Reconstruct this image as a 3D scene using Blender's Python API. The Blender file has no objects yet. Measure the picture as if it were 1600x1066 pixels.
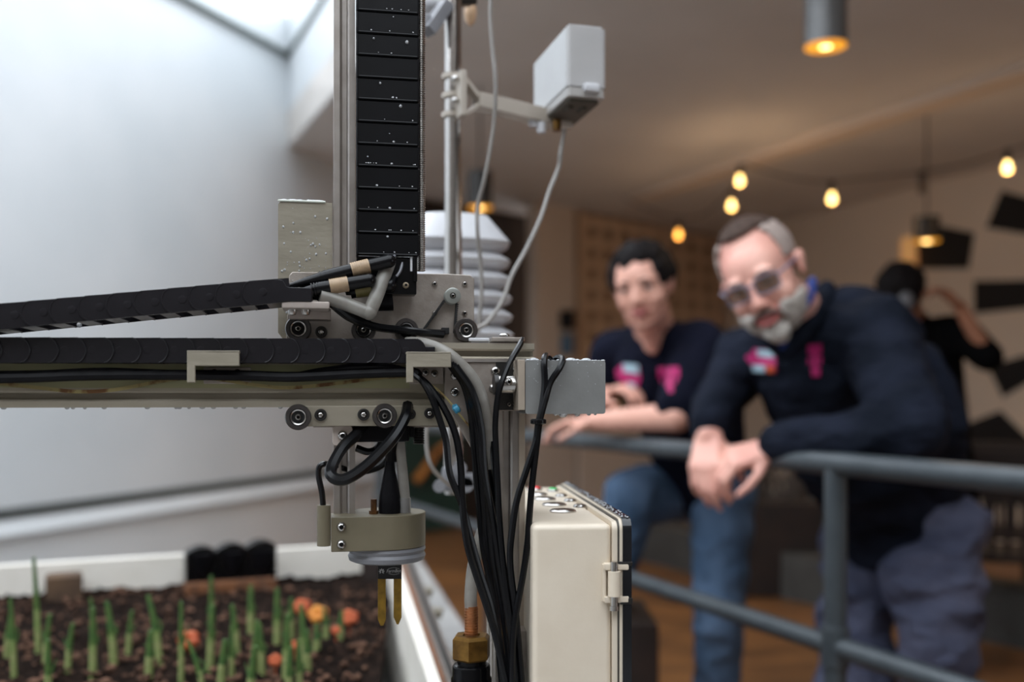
import bpy, bmesh, math, random
from mathutils import Vector, Matrix, Euler
from mathutils.bvhtree import BVHTree
from mathutils import noise as mnoise
random.seed(7)
S = bpy.context.scene
COL = S.collection
# ------------------------------------------------------------------ camera, sky, exposure
F = 1556.0; HY = 618.0; CZ = 1.2          # focal length in pixels, horizon row, eye height
cam = bpy.data.cameras.new('camera'); camo = bpy.data.objects.new('camera', cam); COL.objects.link(camo)
camo.location = (0, 0, CZ); camo.rotation_euler = (math.pi/2, 0, 0)
cam.sensor_width = 36; cam.lens = F*36/1600; cam.shift_y = (HY-533)/1600
cam.clip_start = 0.02; cam.clip_end = 200
cam.dof.use_dof = True; cam.dof.focus_distance = 0.915; cam.dof.aperture_fstop = 2.5; cam.dof.aperture_blades = 9
S.camera = camo
S.view_settings.view_transform = 'Standard'; S.view_settings.look = 'None'
S.view_settings.exposure = 0.0; S.view_settings.gamma = 1.0; S.view_settings.use_curve_mapping = False
W = bpy.data.worlds.new('overcast_sky'); S.world = W; W.use_nodes = True
nt = W.node_tree; bg = nt.nodes['Background']
tc = nt.nodes.new('ShaderNodeTexCoord'); nz = nt.nodes.new('ShaderNodeTexNoise'); nz.inputs['Scale'].default_value = 2.2
rp = nt.nodes.new('ShaderNodeValToRGB')
rp.color_ramp.elements[0].color = (.74, .83, .94, 1); rp.color_ramp.elements[1].color = (.92, .96, 1, 1)
nt.links.new(tc.outputs['Generated'], nz.inputs['Vector']); nt.links.new(nz.outputs['Fac'], rp.inputs['Fac'])
nt.links.new(rp.outputs['Color'], bg.inputs['Color']); bg.inputs['Strength'].default_value = 3.95
def light(name, kind, loc, power, color, size=.05, aim=None, spot=None):
    l = bpy.data.lights.new(name, kind); l.energy = power; l.color = color
    if kind == 'AREA': l.shape = 'DISK'; l.size = size
    else: l.shadow_soft_size = size
    if kind == 'SPOT': l.spot_size = spot or 1.9; l.spot_blend = .6
    o = bpy.data.objects.new(name, l); COL.objects.link(o); o.location = loc
    if aim is not None: o.rotation_euler = (Vector(aim)-Vector(loc)).to_track_quat('-Z', 'Y').to_euler()
    return o
# ------------------------------------------------------------------ helpers
def lin(c):
    c = c/255.0
    return c/12.92 if c <= .04045 else ((c+.055)/1.055)**2.4
def C(r, g, b): return (lin(r), lin(g), lin(b), 1)
MATS = {}
def mat(name, c1, c2=None, scale=30, rough=.5, metal=0, bump=0, bscale=None, spec=.5, emit=0, alpha=1, trans=0, stretch=(1,1,1), ramp=(.35,.65), coat=0, detail=4, bdist=.002):
    if name in MATS: return MATS[name]
    m = bpy.data.materials.new(name); m.use_nodes = True; n = m.node_tree; p = n.nodes['Principled BSDF']
    p.inputs['Roughness'].default_value = rough; p.inputs['Metallic'].default_value = metal
    p.inputs['Specular IOR Level'].default_value = spec
    p.inputs['Alpha'].default_value = alpha; p.inputs['Transmission Weight'].default_value = trans
    p.inputs['Coat Weight'].default_value = coat
    c2 = c2 or tuple(x*.88 for x in c1[:3])+(1,)
    t = n.nodes.new('ShaderNodeTexCoord'); mp = n.nodes.new('ShaderNodeMapping'); mp.inputs['Scale'].default_value = stretch
    nn = n.nodes.new('ShaderNodeTexNoise'); nn.inputs['Scale'].default_value = scale; nn.inputs['Detail'].default_value = detail
    r = n.nodes.new('ShaderNodeValToRGB'); r.color_ramp.elements[0].position = ramp[0]; r.color_ramp.elements[1].position = ramp[1]
    r.color_ramp.elements[0].color = c1; r.color_ramp.elements[1].color = c2
    n.links.new(t.outputs['Object'], mp.inputs['Vector']); n.links.new(mp.outputs['Vector'], nn.inputs['Vector'])
    n.links.new(nn.outputs['Fac'], r.inputs['Fac']); n.links.new(r.outputs['Color'], p.inputs['Base Color'])
    if emit: n.links.new(r.outputs['Color'], p.inputs['Emission Color']); p.inputs['Emission Strength'].default_value = emit
    if bump:
        b = n.nodes.new('ShaderNodeBump'); b.inputs['Strength'].default_value = bump; b.inputs['Distance'].default_value = bdist
        n2 = n.nodes.new('ShaderNodeTexNoise'); n2.inputs['Scale'].default_value = bscale or scale*2
        n.links.new(mp.outputs['Vector'], n2.inputs['Vector']); n.links.new(n2.outputs['Fac'], b.inputs['Height']); n.links.new(b.outputs['Normal'], p.inputs['Normal'])
    MATS[name] = m; return m
def P(px, py, d): return Vector(((px-800)*d/F, d, CZ+(HY-py)*d/F))
def PZ(px, py, Z):                       # point of the horizontal plane at height Z
    d = (Z-CZ)*F/(HY-py); return P(px, py, d)
# the machine stands turned by 10.5 degrees; u runs along its beam, w away from the camera
AL = math.radians(10.5); CA, SA = math.cos(AL), math.sin(AL)
OX, OY = -100*.93/F, .93
MF = Matrix.Translation((OX, OY, 0)) @ Matrix.Rotation(AL, 4, 'Z')
IDM = Matrix.Identity(4)
def L(px, py, w=0):
    kx = (px-800)/F; kz = (HY-py)/F
    t = (w - OX*SA + OY*CA)/(-SA*kx + CA)
    x, y = t*kx-OX, t-OY
    return Vector((x*CA+y*SA, w, CZ+t*kz))
def bmn(): return bmesh.new()
def box(bm, x0, y0, z0, x1, y1, z1, bev=0, seg=2):
    b = bmesh.new(); r = bmesh.ops.create_cube(b, size=1)
    for v in b.verts: v.co = Vector(((x0+x1)/2+v.co.x*abs(x1-x0), (y0+y1)/2+v.co.y*abs(y1-y0), (z0+z1)/2+v.co.z*abs(z1-z0)))
    if bev: bmesh.ops.bevel(b, geom=b.edges[:], offset=bev, segments=seg, affect='EDGES', profile=.5)
    merge(bm, b)
def merge(bm, b, M=None):
    if M is not None: bmesh.ops.transform(b, matrix=M, verts=b.verts)
    me = bpy.data.meshes.new('tmp'); b.to_mesh(me); b.free(); bm.from_mesh(me); bpy.data.meshes.remove(me)
def obox(bm, c, half, R, bev=0):           # oriented box
    b = bmesh.new(); box(b, -half[0], -half[1], -half[2], half[0], half[1], half[2], bev)
    merge(bm, b, Matrix.Translation(c) @ R.to_4x4())
def bx(bm, px0, py0, px1, py1, w0, w1, bev=0):   # box of the machine frame from its front face
    a = L(px0, (py0+py1)/2, w0); c = L(px1, (py0+py1)/2, w0); m = (px0+px1)/2
    box(bm, a.x, w0, L(m, py1, w0).z, c.x, w1, L(m, py0, w0).z, bev)
def prism(bm, pts, a, b, axis='y', bev=0):  # outline in the two other axes, extruded along axis
    q = bmesh.new()
    def mk(p, h):
        return {'y': (p[0], h, p[1]), 'x': (h, p[0], p[1]), 'z': (p[0], p[1], h)}[axis]
    v0 = [q.verts.new(mk(p, a)) for p in pts]; v1 = [q.verts.new(mk(p, b)) for p in pts]
    n = len(pts)
    q.faces.new(v0); q.faces.new(v1[::-1])
    for i in range(n): q.faces.new((v0[i], v1[i], v1[(i+1) % n], v0[(i+1) % n]))
    bmesh.ops.recalc_face_normals(q, faces=q.faces)
    if bev:
        es = [e for e in q.edges if abs(e.verts[0].co['xyz'.index(axis)]-e.verts[1].co['xyz'.index(axis)]) < 1e-6]
        bmesh.ops.bevel(q, geom=es, offset=bev, segments=1, affect='EDGES')
    merge(bm, q)
def lp(pts, w): return [(L(x, y, w).x, L(x, y, w).z) for x, y in pts]
def rrect(x0, z0, x1, z1, r, n=5):
    out = []
    for cx, cz, a0 in ((x1-r, z1-r, 0), (x0+r, z1-r, 90), (x0+r, z0+r, 180), (x1-r, z0+r, 270)):
        for i in range(n+1):
            a = math.radians(a0+90*i/n); out.append((cx+r*math.cos(a), cz+r*math.sin(a)))
    return out
def frame_of(d):
    d = d.normalized(); up = Vector((0, 0, 1)) if abs(d.z) < .95 else Vector((0, 1, 0))
    a = d.cross(up).normalized(); return a, d.cross(a).normalized()
def cyl(bm, p0, p1, r0, r1=None, seg=20, cap=True):
    p0 = Vector(p0); p1 = Vector(p1); r1 = r0 if r1 is None else r1
    a, b = frame_of(p1-p0); R0, R1 = [], []
    for i in range(seg):
        t = 2*math.pi*i/seg; d = a*math.cos(t)+b*math.sin(t)
        R0.append(bm.verts.new(p0+d*r0)); R1.append(bm.verts.new(p1+d*r1))
    for i in range(seg): bm.faces.new((R0[i], R0[(i+1) % seg], R1[(i+1) % seg], R1[i]))
    if cap: bm.faces.new(R0[::-1]); bm.faces.new(R1)
def lathe(bm, prof, M, seg=28, closed=False):   # prof of (r, h); h along local z
    rings = []
    for r, h in prof:
        if r < 1e-6: rings.append([bm.verts.new(M @ Vector((0, 0, h)))])
        else: rings.append([bm.verts.new(M @ Vector((r*math.cos(2*math.pi*i/seg), r*math.sin(2*math.pi*i/seg), h))) for i in range(seg)])
    prs = list(zip(rings, rings[1:])) + ([(rings[-1], rings[0])] if closed else [])
    for A, B in prs:
        for i in range(seg):
            j = (i+1) % seg
            if len(A) == 1 and len(B) == 1: continue
            if len(A) == 1: bm.faces.new((A[0], B[j], B[i]))
            elif len(B) == 1: bm.faces.new((A[i], A[j], B[0]))
            else: bm.faces.new((A[i], A[j], B[j], B[i]))
    if not closed:
        if len(rings[0]) > 1: bm.faces.new(rings[0][::-1])
        if len(rings[-1]) > 1: bm.faces.new(rings[-1])
def TW(c): return Matrix.Translation(c) @ Matrix.Rotation(math.pi/2, 4, 'X')   # lathe axis towards the camera (-w)
def TZ(c): return Matrix.Translation(c)
def spline(pts, n=8):
    pts = [Vector(p) for p in pts]; out = []
    q = [pts[0]*2-pts[1]]+pts+[pts[-1]*2-pts[-2]]
    for i in range(1, len(q)-2):
        a, b, c, d = q[i-1], q[i], q[i+1], q[i+2]
        for k in range(n):
            t = k/n
            out.append(.5*((2*b)+(c-a)*t+(2*a-5*b+4*c-d)*t*t+(3*b-a-3*c+d)*t**3))
    out.append(pts[-1]); return out
def tube(bm, pts, r, seg=8, n=6, smooth=True, flat=None):
    P_ = spline(pts, n) if smooth and len(pts) > 2 else [Vector(p) for p in pts]
    R = r if callable(r) else (lambda t: r)
    d0 = (P_[1]-P_[0]).normalized(); a, b = frame_of(d0); rings = []
    for i, p in enumerate(P_):
        d = (P_[min(i+1, len(P_)-1)]-P_[max(i-1, 0)])
        d = d.normalized() if d.length > 1e-9 else d0
        q = d0.rotation_difference(d); a = q @ a; b = q @ b; d0 = d
        rr = R(i/(len(P_)-1)); f = flat or 1
        rings.append([bm.verts.new(p+(a*math.cos(2*math.pi*k/seg)+b*math.sin(2*math.pi*k/seg)*f)*rr) for k in range(seg)])
    for A, B in zip(rings, rings[1:]):
        for k in range(seg): bm.faces.new((A[k], A[(k+1) % seg], B[(k+1) % seg], B[k]))
    bm.faces.new(rings[0][::-1]); bm.faces.new(rings[-1])
def sph(bm, c, r, R=None, u=16, v=10):
    if not hasattr(r, '__len__'): r = (r, r, r)
    M = Matrix.Translation(c) @ (R.to_4x4() if R else IDM) @ Matrix.Diagonal((*r, 1))
    bmesh.ops.create_uvsphere(bm, u_segments=u, v_segments=v, radius=1, matrix=M)
def root(name, base, label, cat, group=None, frame=IDM):
    o = bpy.data.objects.new(name, None); COL.objects.link(o); o.empty_display_size = .05
    rot = frame.to_3x3().to_4x4()
    o.matrix_world = Matrix.Translation(frame @ Vector(base)) @ rot
    o['label'] = label; o['category'] = cat
    if group: o['group'] = group
    o['_'] = 0; del o['_']
    ROOTM[o.name] = o.matrix_world.copy(); return o
ROOTM = {}
def mk(name, bm, m, parent=None, frame=IDM, base=None, angle=38, smooth=True, kind=None, label=None, cat=None, group=None):
    """link bm (given in frame coordinates) as one mesh object"""
    if parent is not None: MW = ROOTM[parent.name]
    else:
        if base is None:
            xs = [v.co for v in bm.verts]
            base = Vector(((min(v.x for v in xs)+max(v.x for v in xs))/2, (min(v.y for v in xs)+max(v.y for v in xs))/2, min(v.z for v in xs)))
        MW = Matrix.Translation(frame @ Vector(base)) @ frame.to_3x3().to_4x4()
    bmesh.ops.recalc_face_normals(bm, faces=bm.faces)
    bmesh.ops.transform(bm, matrix=MW.inverted() @ frame, verts=bm.verts)
    me = bpy.data.meshes.new(name); bm.to_mesh(me); bm.free()
    if smooth:
        me.polygons.foreach_set('use_smooth', [True]*len(me.polygons)); me.set_sharp_from_angle(angle=math.radians(angle))
        wn = angle < 100 and len(me.polygons) < 3000
    for mm in (m if isinstance(m, (list, tuple)) else [m]): me.materials.append(mm)
    o = bpy.data.objects.new(name, me); COL.objects.link(o)
    if smooth and wn:
        w_ = o.modifiers.new('weighted', 'WEIGHTED_NORMAL'); w_.keep_sharp = True
    if parent is not None: o.parent = parent; ROOTM[o.name] = MW
    else: o.matrix_world = MW; ROOTM[o.name] = MW
    tag(o, label, cat, group, kind); return o
def tag(o, label=None, cat=None, group=None, kind=None):
    if label: o['label'] = label
    if cat: o['category'] = cat
    if group: o['group'] = group
    if kind: o['kind'] = kind
def inst(o, parent, off):                # copy of a part (and its sub-parts) moved by off in the parent's space
    c = o.copy(); COL.objects.link(c); c.parent = parent; c.matrix_local = Matrix.Translation(off) @ o.matrix_local if isinstance(off, Vector) else off
    for ch in o.children:
        g = ch.copy(); COL.objects.link(g); g.parent = c
    return c
def copytree(r, loc=None, mw=None, label=None):
    c = r.copy(); COL.objects.link(c)
    if mw is not None: c.matrix_world = mw
    elif loc is not None: c.location = loc
    if label: c['label'] = label
    for ch in r.children:
        g = ch.copy(); COL.objects.link(g); g.parent = c
        for h in ch.children:
            k = h.copy(); COL.objects.link(k); k.parent = g
    return c
def struct(name, bm, m, **k): return mk(name, bm, m, kind='structure', **k)
def quad(bm, *p): bm.faces.new([bm.verts.new(Vector(q)) for q in p])
def slab(bm, a, b, z0, z1, th, side=1):   # upright wall from a to b (x, y), thickness th to its side
    a = Vector(a); b = Vector(b); n = Vector((-(b-a).y, (b-a).x)).normalized()*th*side
    prism(bm, [tuple(a), tuple(b), tuple(b+n), tuple(a+n)], z0, z1, 'z')
# ------------------------------------------------------------------ materials
white_wall = mat('white_render', C(208,213,216), C(219,222,224), 1.2, .62, bump=.05, bscale=40)
ceil_m = mat('ceiling_plaster', C(218,212,206), C(226,220,214), 1.5, .8)
cream_wall = mat('cream_plaster', C(226,208,190), C(218,200,182), 1.1, .8)
dark_trim = mat('dark_green_grey_trim', C(82,90,84), C(70,78,74), 20, .6)
floor_m = mat('brown_floor', C(140,96,56), C(88,60,38), 2.6, .42, stretch=(1,3,1), ramp=(.3,.7))
concrete = mat('concrete', C(165,163,160), C(140,138,136), 9, .8, bump=.3)
dark_conc = mat('dark_concrete', C(70,69,66), C(58,56,53), 6, .8)
alu = mat('anodised_aluminium', C(200,193,187), C(182,174,167), 40, .3, metal=.85, bump=.05, bscale=300)
alu_plate = mat('aluminium_plate', C(170,160,151), C(150,140,131), 60, .45, metal=.5, bump=.12, bscale=400)
alu_dirty = mat('weathered_aluminium', C(160,151,136), C(138,130,112), 22, .5, metal=.35, stretch=(.3,1,1))
steel = mat('stainless_steel', C(205,202,198), C(180,176,172), 60, .22, metal=1)
darksteel = mat('dark_steel', C(60,58,56), C(45,43,42), 60, .4, metal=.6)
blackp = mat('black_plastic', C(20,19,22), C(12,11,14), 60, .45, bump=.1, bscale=500, spec=.14)
blackg = mat('gloss_black_plastic', C(7,7,9), C(10,10,12), 60, .25, spec=.25)
rubber = mat('black_cable_rubber', C(9,9,11), C(13,13,15), 60, .27, spec=.26)
socket = mat('black_seal_and_recess_shade', C(6,6,6), None, 60, .6)  # black of seals and slots, also shade painted into bolt recesses
chainm = mat('chain_plastic', C(27,25,29), C(21,19,23), 60, .36, bump=.05, bscale=500, spec=.32)
wheelm = mat('wheel_polycarbonate', C(56,51,49), C(40,36,35), 50, .3, coat=.3)
beige = mat('beige_plastic', C(150,142,126), C(138,130,114), 26, .5, bump=.12, bscale=90, stretch=(1,1,3))
beige_dk = mat('khaki_plastic', C(116,107,86), C(106,98,78), 26, .5, bump=.12, bscale=90)
greyp = mat('grey_plastic', C(128,128,126), C(120,120,118), 30, .5, bump=.1, bscale=120)
lightgrey = mat('light_grey_plastic', C(132,132,136), C(122,122,126), 30, .45)
whitep = mat('white_plastic', C(208,208,211), C(198,198,201), 14, .45)
box_cream = mat('cream_enclosure', C(224,211,192), C(216,202,182), 16, .4, bump=.06, bscale=300)
clear_t = mat('translucent_tube', C(172,168,160), C(148,143,135), 60, .3, trans=.25, alpha=.85)
brass = mat('brass', C(150,112,52), C(104,74,34), 60, .35, metal=.7)
copper = mat('copper', C(190,128,84), C(160,104,66), 60, .35, metal=.6)
gold = mat('gold_contact', C(150,116,40), C(112,86,28), 90, .38, metal=.45)
beltm = mat('belt_rubber', C(18,17,18), None, 60, .6)
tan_c = mat('tan_collar', C(176,150,120), C(158,134,106), 200, .45)
olive = mat('olive_collar', C(124,116,62), C(150,138,90), 120, .4)
railm = mat('painted_grey_steel', C(70,76,80), C(60,66,70), 12, .4, metal=.2)
soilm = mat('dark_soil', C(19,13,10), C(46,34,28), 55, .95, bump=.9, bscale=70, ramp=(.45,.72), spec=.04)
whiteb = mat('white_board', C(242,236,226), C(232,226,214), 8, .5)
woodm = mat('worn_wood', C(132,84,50), C(92,58,36), 12, .7, stretch=(1,8,1))
dwood = mat('dark_wood', C(44,29,22), C(30,20,16), 9, .7, stretch=(1,6,1))
leafg = mat('onion_green', C(56,92,52), C(88,112,58), 40, .6, spec=.2)
leafp = mat('onion_pale', C(150,156,104), C(116,140,78), 40, .6, spec=.2)
orange = mat('orange_leaf', C(190,92,46), C(160,68,36), 30, .6)
yellowl = mat('yellow_leaf', C(214,140,50), C(196,108,44), 30, .6)
blueT = mat('blue_cable_tie', C(70,160,196), None, 30, .4)
drop_m = mat('water', C(240,242,245), None, 30, .05, trans=.55)
skin_y = mat('skin_tan', C(226,170,150), C(216,158,138), 14, .5)
skin_o = mat('skin_fair', C(234,178,160), C(222,158,142), 14, .45)
lipm = mat('lip', C(172,92,88), None, 30, .5)
eyew = mat('eye_white', C(190,180,176), None, 30, .3)
irism = mat('eye_dark', C(30,20,16), None, 30, .3)
hair_b = mat('black_hair', C(14,11,12), C(24,19,19), 90, .75, spec=.12)
hair_g = mat('grey_hair', C(176,160,152), C(158,142,134), 90, .8, spec=.15)
hair_d = mat('brown_grey_hair', C(82,66,58), C(60,48,43), 90, .8, spec=.12)
beard_m = mat('white_beard', C(196,188,180), C(158,150,142), 60, .9, spec=.1)
navy = mat('navy_fleece', C(30,34,46), C(19,23,32), 9, .9, bump=.8, bscale=11, spec=.08, bdist=.03, stretch=(1,1,1.8))
navy2 = mat('navy_tshirt', C(22,24,38), C(16,18,29), 12, .9, bump=.6, bscale=13, spec=.06, bdist=.02)
blacks = mat('black_cloth', C(7,7,8), C(10,10,11), 12, .95, spec=.04)
jeans = mat('blue_denim', C(100,122,150), C(68,90,116), 5, .85, spec=.1, bump=.7, bscale=12, bdist=.03)
greypant = mat('grey_blue_trousers', C(98,101,122), C(72,76,96), 5, .85, spec=.1, bump=1, bscale=10, bdist=.05, stretch=(1,1,1.7))
bluecol = mat('blue_shirt', C(12,50,124), None, 30, .7)
pink = mat('magenta_print', C(178,8,98), None, 60, .6)
palecy = mat('pale_print', C(160,186,198), None, 60, .6)
orangep = mat('orange_print', C(220,90,50), None, 60, .6)
glassl = mat('amber_lens', C(104,80,62), None, 30, .1, alpha=.55)
frame_m = mat('clear_grey_frame', C(128,126,146), None, 30, .25)
blackpaint = mat('black_mural_paint', C(17,16,17), None, 5, .7)
silver = mat('brushed_lamp_metal', C(120,120,120), C(105,105,105), 60, .4, metal=.3)
gold_in = mat('lamp_gold_reflector', C(255,170,50), None, 10, .4, emit=1.1)
bulb_e = mat('warm_bulb', (1, .62, .2, 1), (1, .66, .24, 1), 10, .4, emit=7)
bulb_d = mat('dim_amber_bulb', (1, .42, .06, 1), (1, .46, .08, 1), 10, .4, emit=2.4)
cordm = mat('string_cord', C(60,52,46), None, 30, .7)
# ------------------------------------------------------------------ room and court
ZC = 3.0                                              # soffit height
CR = Vector((-1.62, 7.2)); LW = Vector((.375, .927)).normalized(); RW = Vector((-.4, .916)).normalized()
lw0 = CR-LW*11; lw1 = CR+LW*1.7
bm = bmn(); slab(bm, lw0, lw1, 0, 3.95, .2, 1); struct('wall_left', bm, white_wall)
bm = bmn(); slab(bm, lw0+Vector((.012,-.004)), CR+Vector((.012,-.004)), 3.63, 3.665, .03, -1); struct('trim_1', bm, dark_trim)
# ledge on the left wall: dark grey-green strip with a sloping pale lip under it
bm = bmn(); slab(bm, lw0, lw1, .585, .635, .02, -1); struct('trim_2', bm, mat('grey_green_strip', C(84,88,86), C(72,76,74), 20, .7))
bm = bmn(); nl = Vector((LW.y, -LW.x)); q = bmesh.new(); A = []; B = []
for off, z in ((0, .585), (.008, .585), (.045, .515), (.045, .50), (0, .49)):
    a_ = lw0+nl*off; b_ = lw1+nl*off; A.append(q.verts.new((a_.x, a_.y, z))); B.append(q.verts.new((b_.x, b_.y, z)))
q.faces.new(A); q.faces.new(B[::-1])
for k in range(5): q.faces.new((A[k], B[k], B[(k+1) % 5], A[(k+1) % 5]))
bmesh.ops.recalc_face_normals(q, faces=q.faces); merge(bm, q); struct('trim_3', bm, white_wall)
# soffit upstand of the roofed part, sky-lit on the court side
s1 = CR-RW*11
bm = bmn(); slab(bm, CR, s1, ZC-.002, 3.95, .02, 1); struct('wall_soffit', bm, white_wall)
bm = bmn(); slab(bm, CR, s1, 3.63, 3.665, .02, -1); struct('trim_4', bm, dark_trim)
# ceiling over the seating side
RA = Vector((3.907, 7.6)); RB = Vector((2.40, 11.3)); RD = (RA-RB).normalized()
R0 = RB+RD*14
Bk0 = Vector((.483*1.04, 9.6)); Bd = (RB-Bk0).normalized(); BkL = lw1
bm = bmn()
prism(bm, [tuple(CR), tuple(s1), tuple(R0+Vector((.3,0))), tuple(RB+Vector((.3,.3))), tuple(Vector((lw1.x-.3, lw1.y+2.5))), tuple(lw1)], ZC, ZC+.25, 'z')
struct('ceiling', bm, ceil_m)
# dropped beam line in the ceiling
b0 = Vector((1.05, 8.97)); b1 = Vector((4.2, 2.3)); bn = Vector((b1-b0).xy).normalized()
for k, (o, w_, h) in enumerate(((0, .10, .05), (.17, .07, .035))):
    n_ = Vector((-bn.y, bn.x))*1
    bm = bmn(); slab(bm, b0+n_*o, b1+n_*o, ZC-h, ZC+.01, w_, 1); struct('trim_%d' % (5+k), bm, cream_wall)
bm = bmn(); slab(bm, R0, RB, 0, ZC, .2, -1); wr = struct('wall_right', bm, mat('mural_wall', C(232,214,194), C(224,206,186), 1.1, .8))
# back wall with lattice screen
def bk(px):                                           # point on the back wall under pixel column
    k = (px-800)/F; t = (k*Bk0.y-Bk0.x)/(Bd.x-k*Bd.y); return Bk0+Bd*t
BL = bk(846)
bm = bmn(); slab(bm, BL, RB, 0, ZC, .2, 1); wb = struct('wall_back', bm, mat('lattice_backing', C(176,146,118), C(146,116,90), .8, .8))
bm = bmn(); slab(bm, bk(838)-Vector((0,.06)), bk(898)-Vector((0,.06)), 0, ZC, .12, 1); struct('wall_pillar', bm, mat('grey_beige_plaster', C(214,198,182), C(204,188,172), 1, .8))
bm = bmn(); slab(bm, lw1-Vector((.2,0)), bk(840)+Vector((0,.7)), 0, ZC, .2, 1); struct('wall_recess', bm, dwood)
nrm = Vector((Bd.y, -Bd.x))
i = 0
for q in range(12):
    px = 900+q*26; a = bk(px)+nrm*.02; b = bk(px+13)+nrm*.02
    if (b-Bk0).dot(Bd) > (RB-Bk0).dot(Bd): break
    bm = bmn(); slab(bm, a, b, .98, ZC-.02, .03, -1)
    o = mk('lattice_upright', bm, mat('lattice_plaster', C(214,184,154), C(202,170,140), 1, .8), parent=wb)
for q in range(16):
    z = 1.0+q*.165*1.25
    if z > ZC-.05: break
    bm = bmn(); slab(bm, bk(899)+nrm*.045, RB+nrm*.045-Bd*.02, z, z+.095, .022, -1)
    mk('lattice_rail', bm, MATS['lattice_plaster'], parent=wb)
bm = bmn(); slab(bm, bk(899)+nrm*.02, RB+nrm*.02, 0, .98, .05, -1); struct('trim_9', bm, cream_wall)
# checker mural on the right wall: painted blocks of thin panel
def onr(px, py):
    k = (px-800)/F; t = (k*RA.y-RA.x)/(RD.x-k*RD.y); p = RA+RD*t
    return Vector((p.x, p.y, CZ+(HY-py)*p.y/F))
nr = Vector((RD.y, -RD.x, 0)); nr = nr if nr.y < 0 else -nr
for qd in ([(1431,345),(1523,364),(1514,420),(1437,420)], [(1566,298),(1640,318),(1640,372),(1542,356)], [(1523,439),(1640,437),(1640,478),(1523,490)],
           [(1544,572),(1640,545),(1640,578),(1568,621)], [(1506,664),(1564,642),(1640,716),(1640,790),(1535,790)], [(1400,505),(1470,498),(1478,560),(1405,590)],
           [(1430,600),(1490,585),(1512,655),(1440,700)]):
    bm = bmn(); p = [onr(x, y) for x, y in qd]
    a = [bm.verts.new(v+nr*.002) for v in p]; b = [bm.verts.new(v+nr*.008) for v in p]
    bm.faces.new(a); bm.faces.new(b[::-1])
    for i in range(len(p)): bm.faces.new((a[i], b[i], b[(i+1) % len(p)], a[(i+1) % len(p)]))
    mk('painted_block', bm, blackpaint, parent=wr)
bm = bmn(); box(bm, -6, -4, -.2, 8, 13, 0); struct('floor', bm, floor_m)
bm = bmn(); prism(bm, [(-5.9,-2.9),(2.2,-2.9),(-.55,3.6),(-1.45,6.9),tuple(lw0+Vector((.05,0)))], .001, .012, 'z'); struct('floor_court_bounce', bm, concrete)  # pale court floor added to bounce light up to the ceiling
# unseen wall and roof added behind the photographer to hold back front light
bm = bmn(); slab(bm, (-6.5, -3), (8, -3), 0, 3.95, .2, -1); struct('wall_front_blocker', bm, mat('dark_blocker_render', C(120,114,108), None, 2, .8))
bm = bmn(); box(bm, 1.5, -3, ZC, 8, -.0, ZC+.2); struct('ceiling_front_blocker', bm, ceil_m)
# low dark kerb of the seating area
bm = bmn(); slab(bm, (.55, 8.0), (1.62, 5.85), 0, .27, .3, 1); slab(bm, (1.62, 5.85), (3.3, 3.4), 0, .27, .3, 1); struct('trim_7', bm, dark_conc)
# ------------------------------------------------------------------ raised bed
t = root('planter_box', (-.7, 2.0, 0), 'white-edged raised planter bed full of dark soil below the gantry', 'planter')
ZB = CZ-.38; ZS = CZ-.455
fa, fb = PZ(-420, 911, ZB), PZ(612, 848, ZB)
bm = bmn(); slab(bm, fa.xy, fb.xy, .0, ZB, .03, 1); mk('back_board', bm, whiteb, t)
ra, rb = PZ(606, 850, ZB), PZ(692, 1066, ZB); rc = rb+(rb-ra).normalized()*.35
def sideboard(nm, p0, p1, q0, q1, z0, z1, m, lab=None):
    bm = bmn(); prism(bm, [(p0.x,p0.y),(p1.x,p1.y),(q1.x,q1.y),(q0.x,q0.y)], z0, z1, 'z'); return mk(nm, bm, m, t, label=lab)
def ext(p, q, s): return q+(q-p).normalized()*s
A0, A1 = PZ(603, 862, ZB), PZ(668, 1066, ZB); B0, B1 = PZ(617, 862, ZB), PZ(689, 1066, ZB)
sideboard('side_board', A0, ext(A0, A1, .35), B0, ext(B0, B1, .35), 0, ZB, whiteb)
C0, C1 = PZ(627, 862, ZB), PZ(699, 1066, ZB)
sideboard('wood_board', B0, ext(B0, B1, .35), C0, ext(C0, C1, .35), 0, ZB-.006, woodm, 'brown timber behind the white board')
D0, D1 = PZ(640, 862, ZB), PZ(722, 1066, ZB)
sideboard('track_extrusion', C0, ext(C0, C1, .35), D0, ext(D0, D1, .35), ZB-.03, ZB, alu, 'aluminium track on which the gantry rides')
g0, g1 = PZ(633, 862, ZB), PZ(710, 1066, ZB)
bm = bmn(); tube(bm, [g0+Vector((0,0,.001)), ext(g0, g1, .35)+Vector((0,0,.001))], .0035, 6, smooth=False); mk('track_groove', bm, darksteel, t)
bm = bmn(); p = PZ(585, 855, ZB)+Vector((0,-.05,0)); box(bm, p.x-.022, p.y-.02, 0.4, p.x+.022, p.y+.02, ZB-.012, .003); mk('corner_post', bm, dwood, t, label='dark wooden corner post')
def plinth():
    e0, e1 = PZ(655, 872, CZ-.62), PZ(748, 1015, CZ-.62); f0, f1 = PZ(640, 905, CZ-.62), PZ(668, 1066, CZ-.62)
    bm = bmn(); prism(bm, [(e0.x,e0.y),(e1.x,e1.y),(e1.x-.12,e1.y-.9),(-.33,1.3),(-.45,e0.y)], 0, CZ-.62, 'z'); return struct('trim_8', bm, concrete)
plinth()
for q, (x, y) in enumerate(((655, 925), (668, 958), (690, 1030))):
    bm = bmn(); c = PZ(x, y, ZB-.06); box(bm, c.x-.015, c.y-.02, c.z-.008, c.x+.03, c.y+.02, c.z+.008, .003); mk('track_bracket', bm, beige, t, label='pale bracket under the track')
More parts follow.
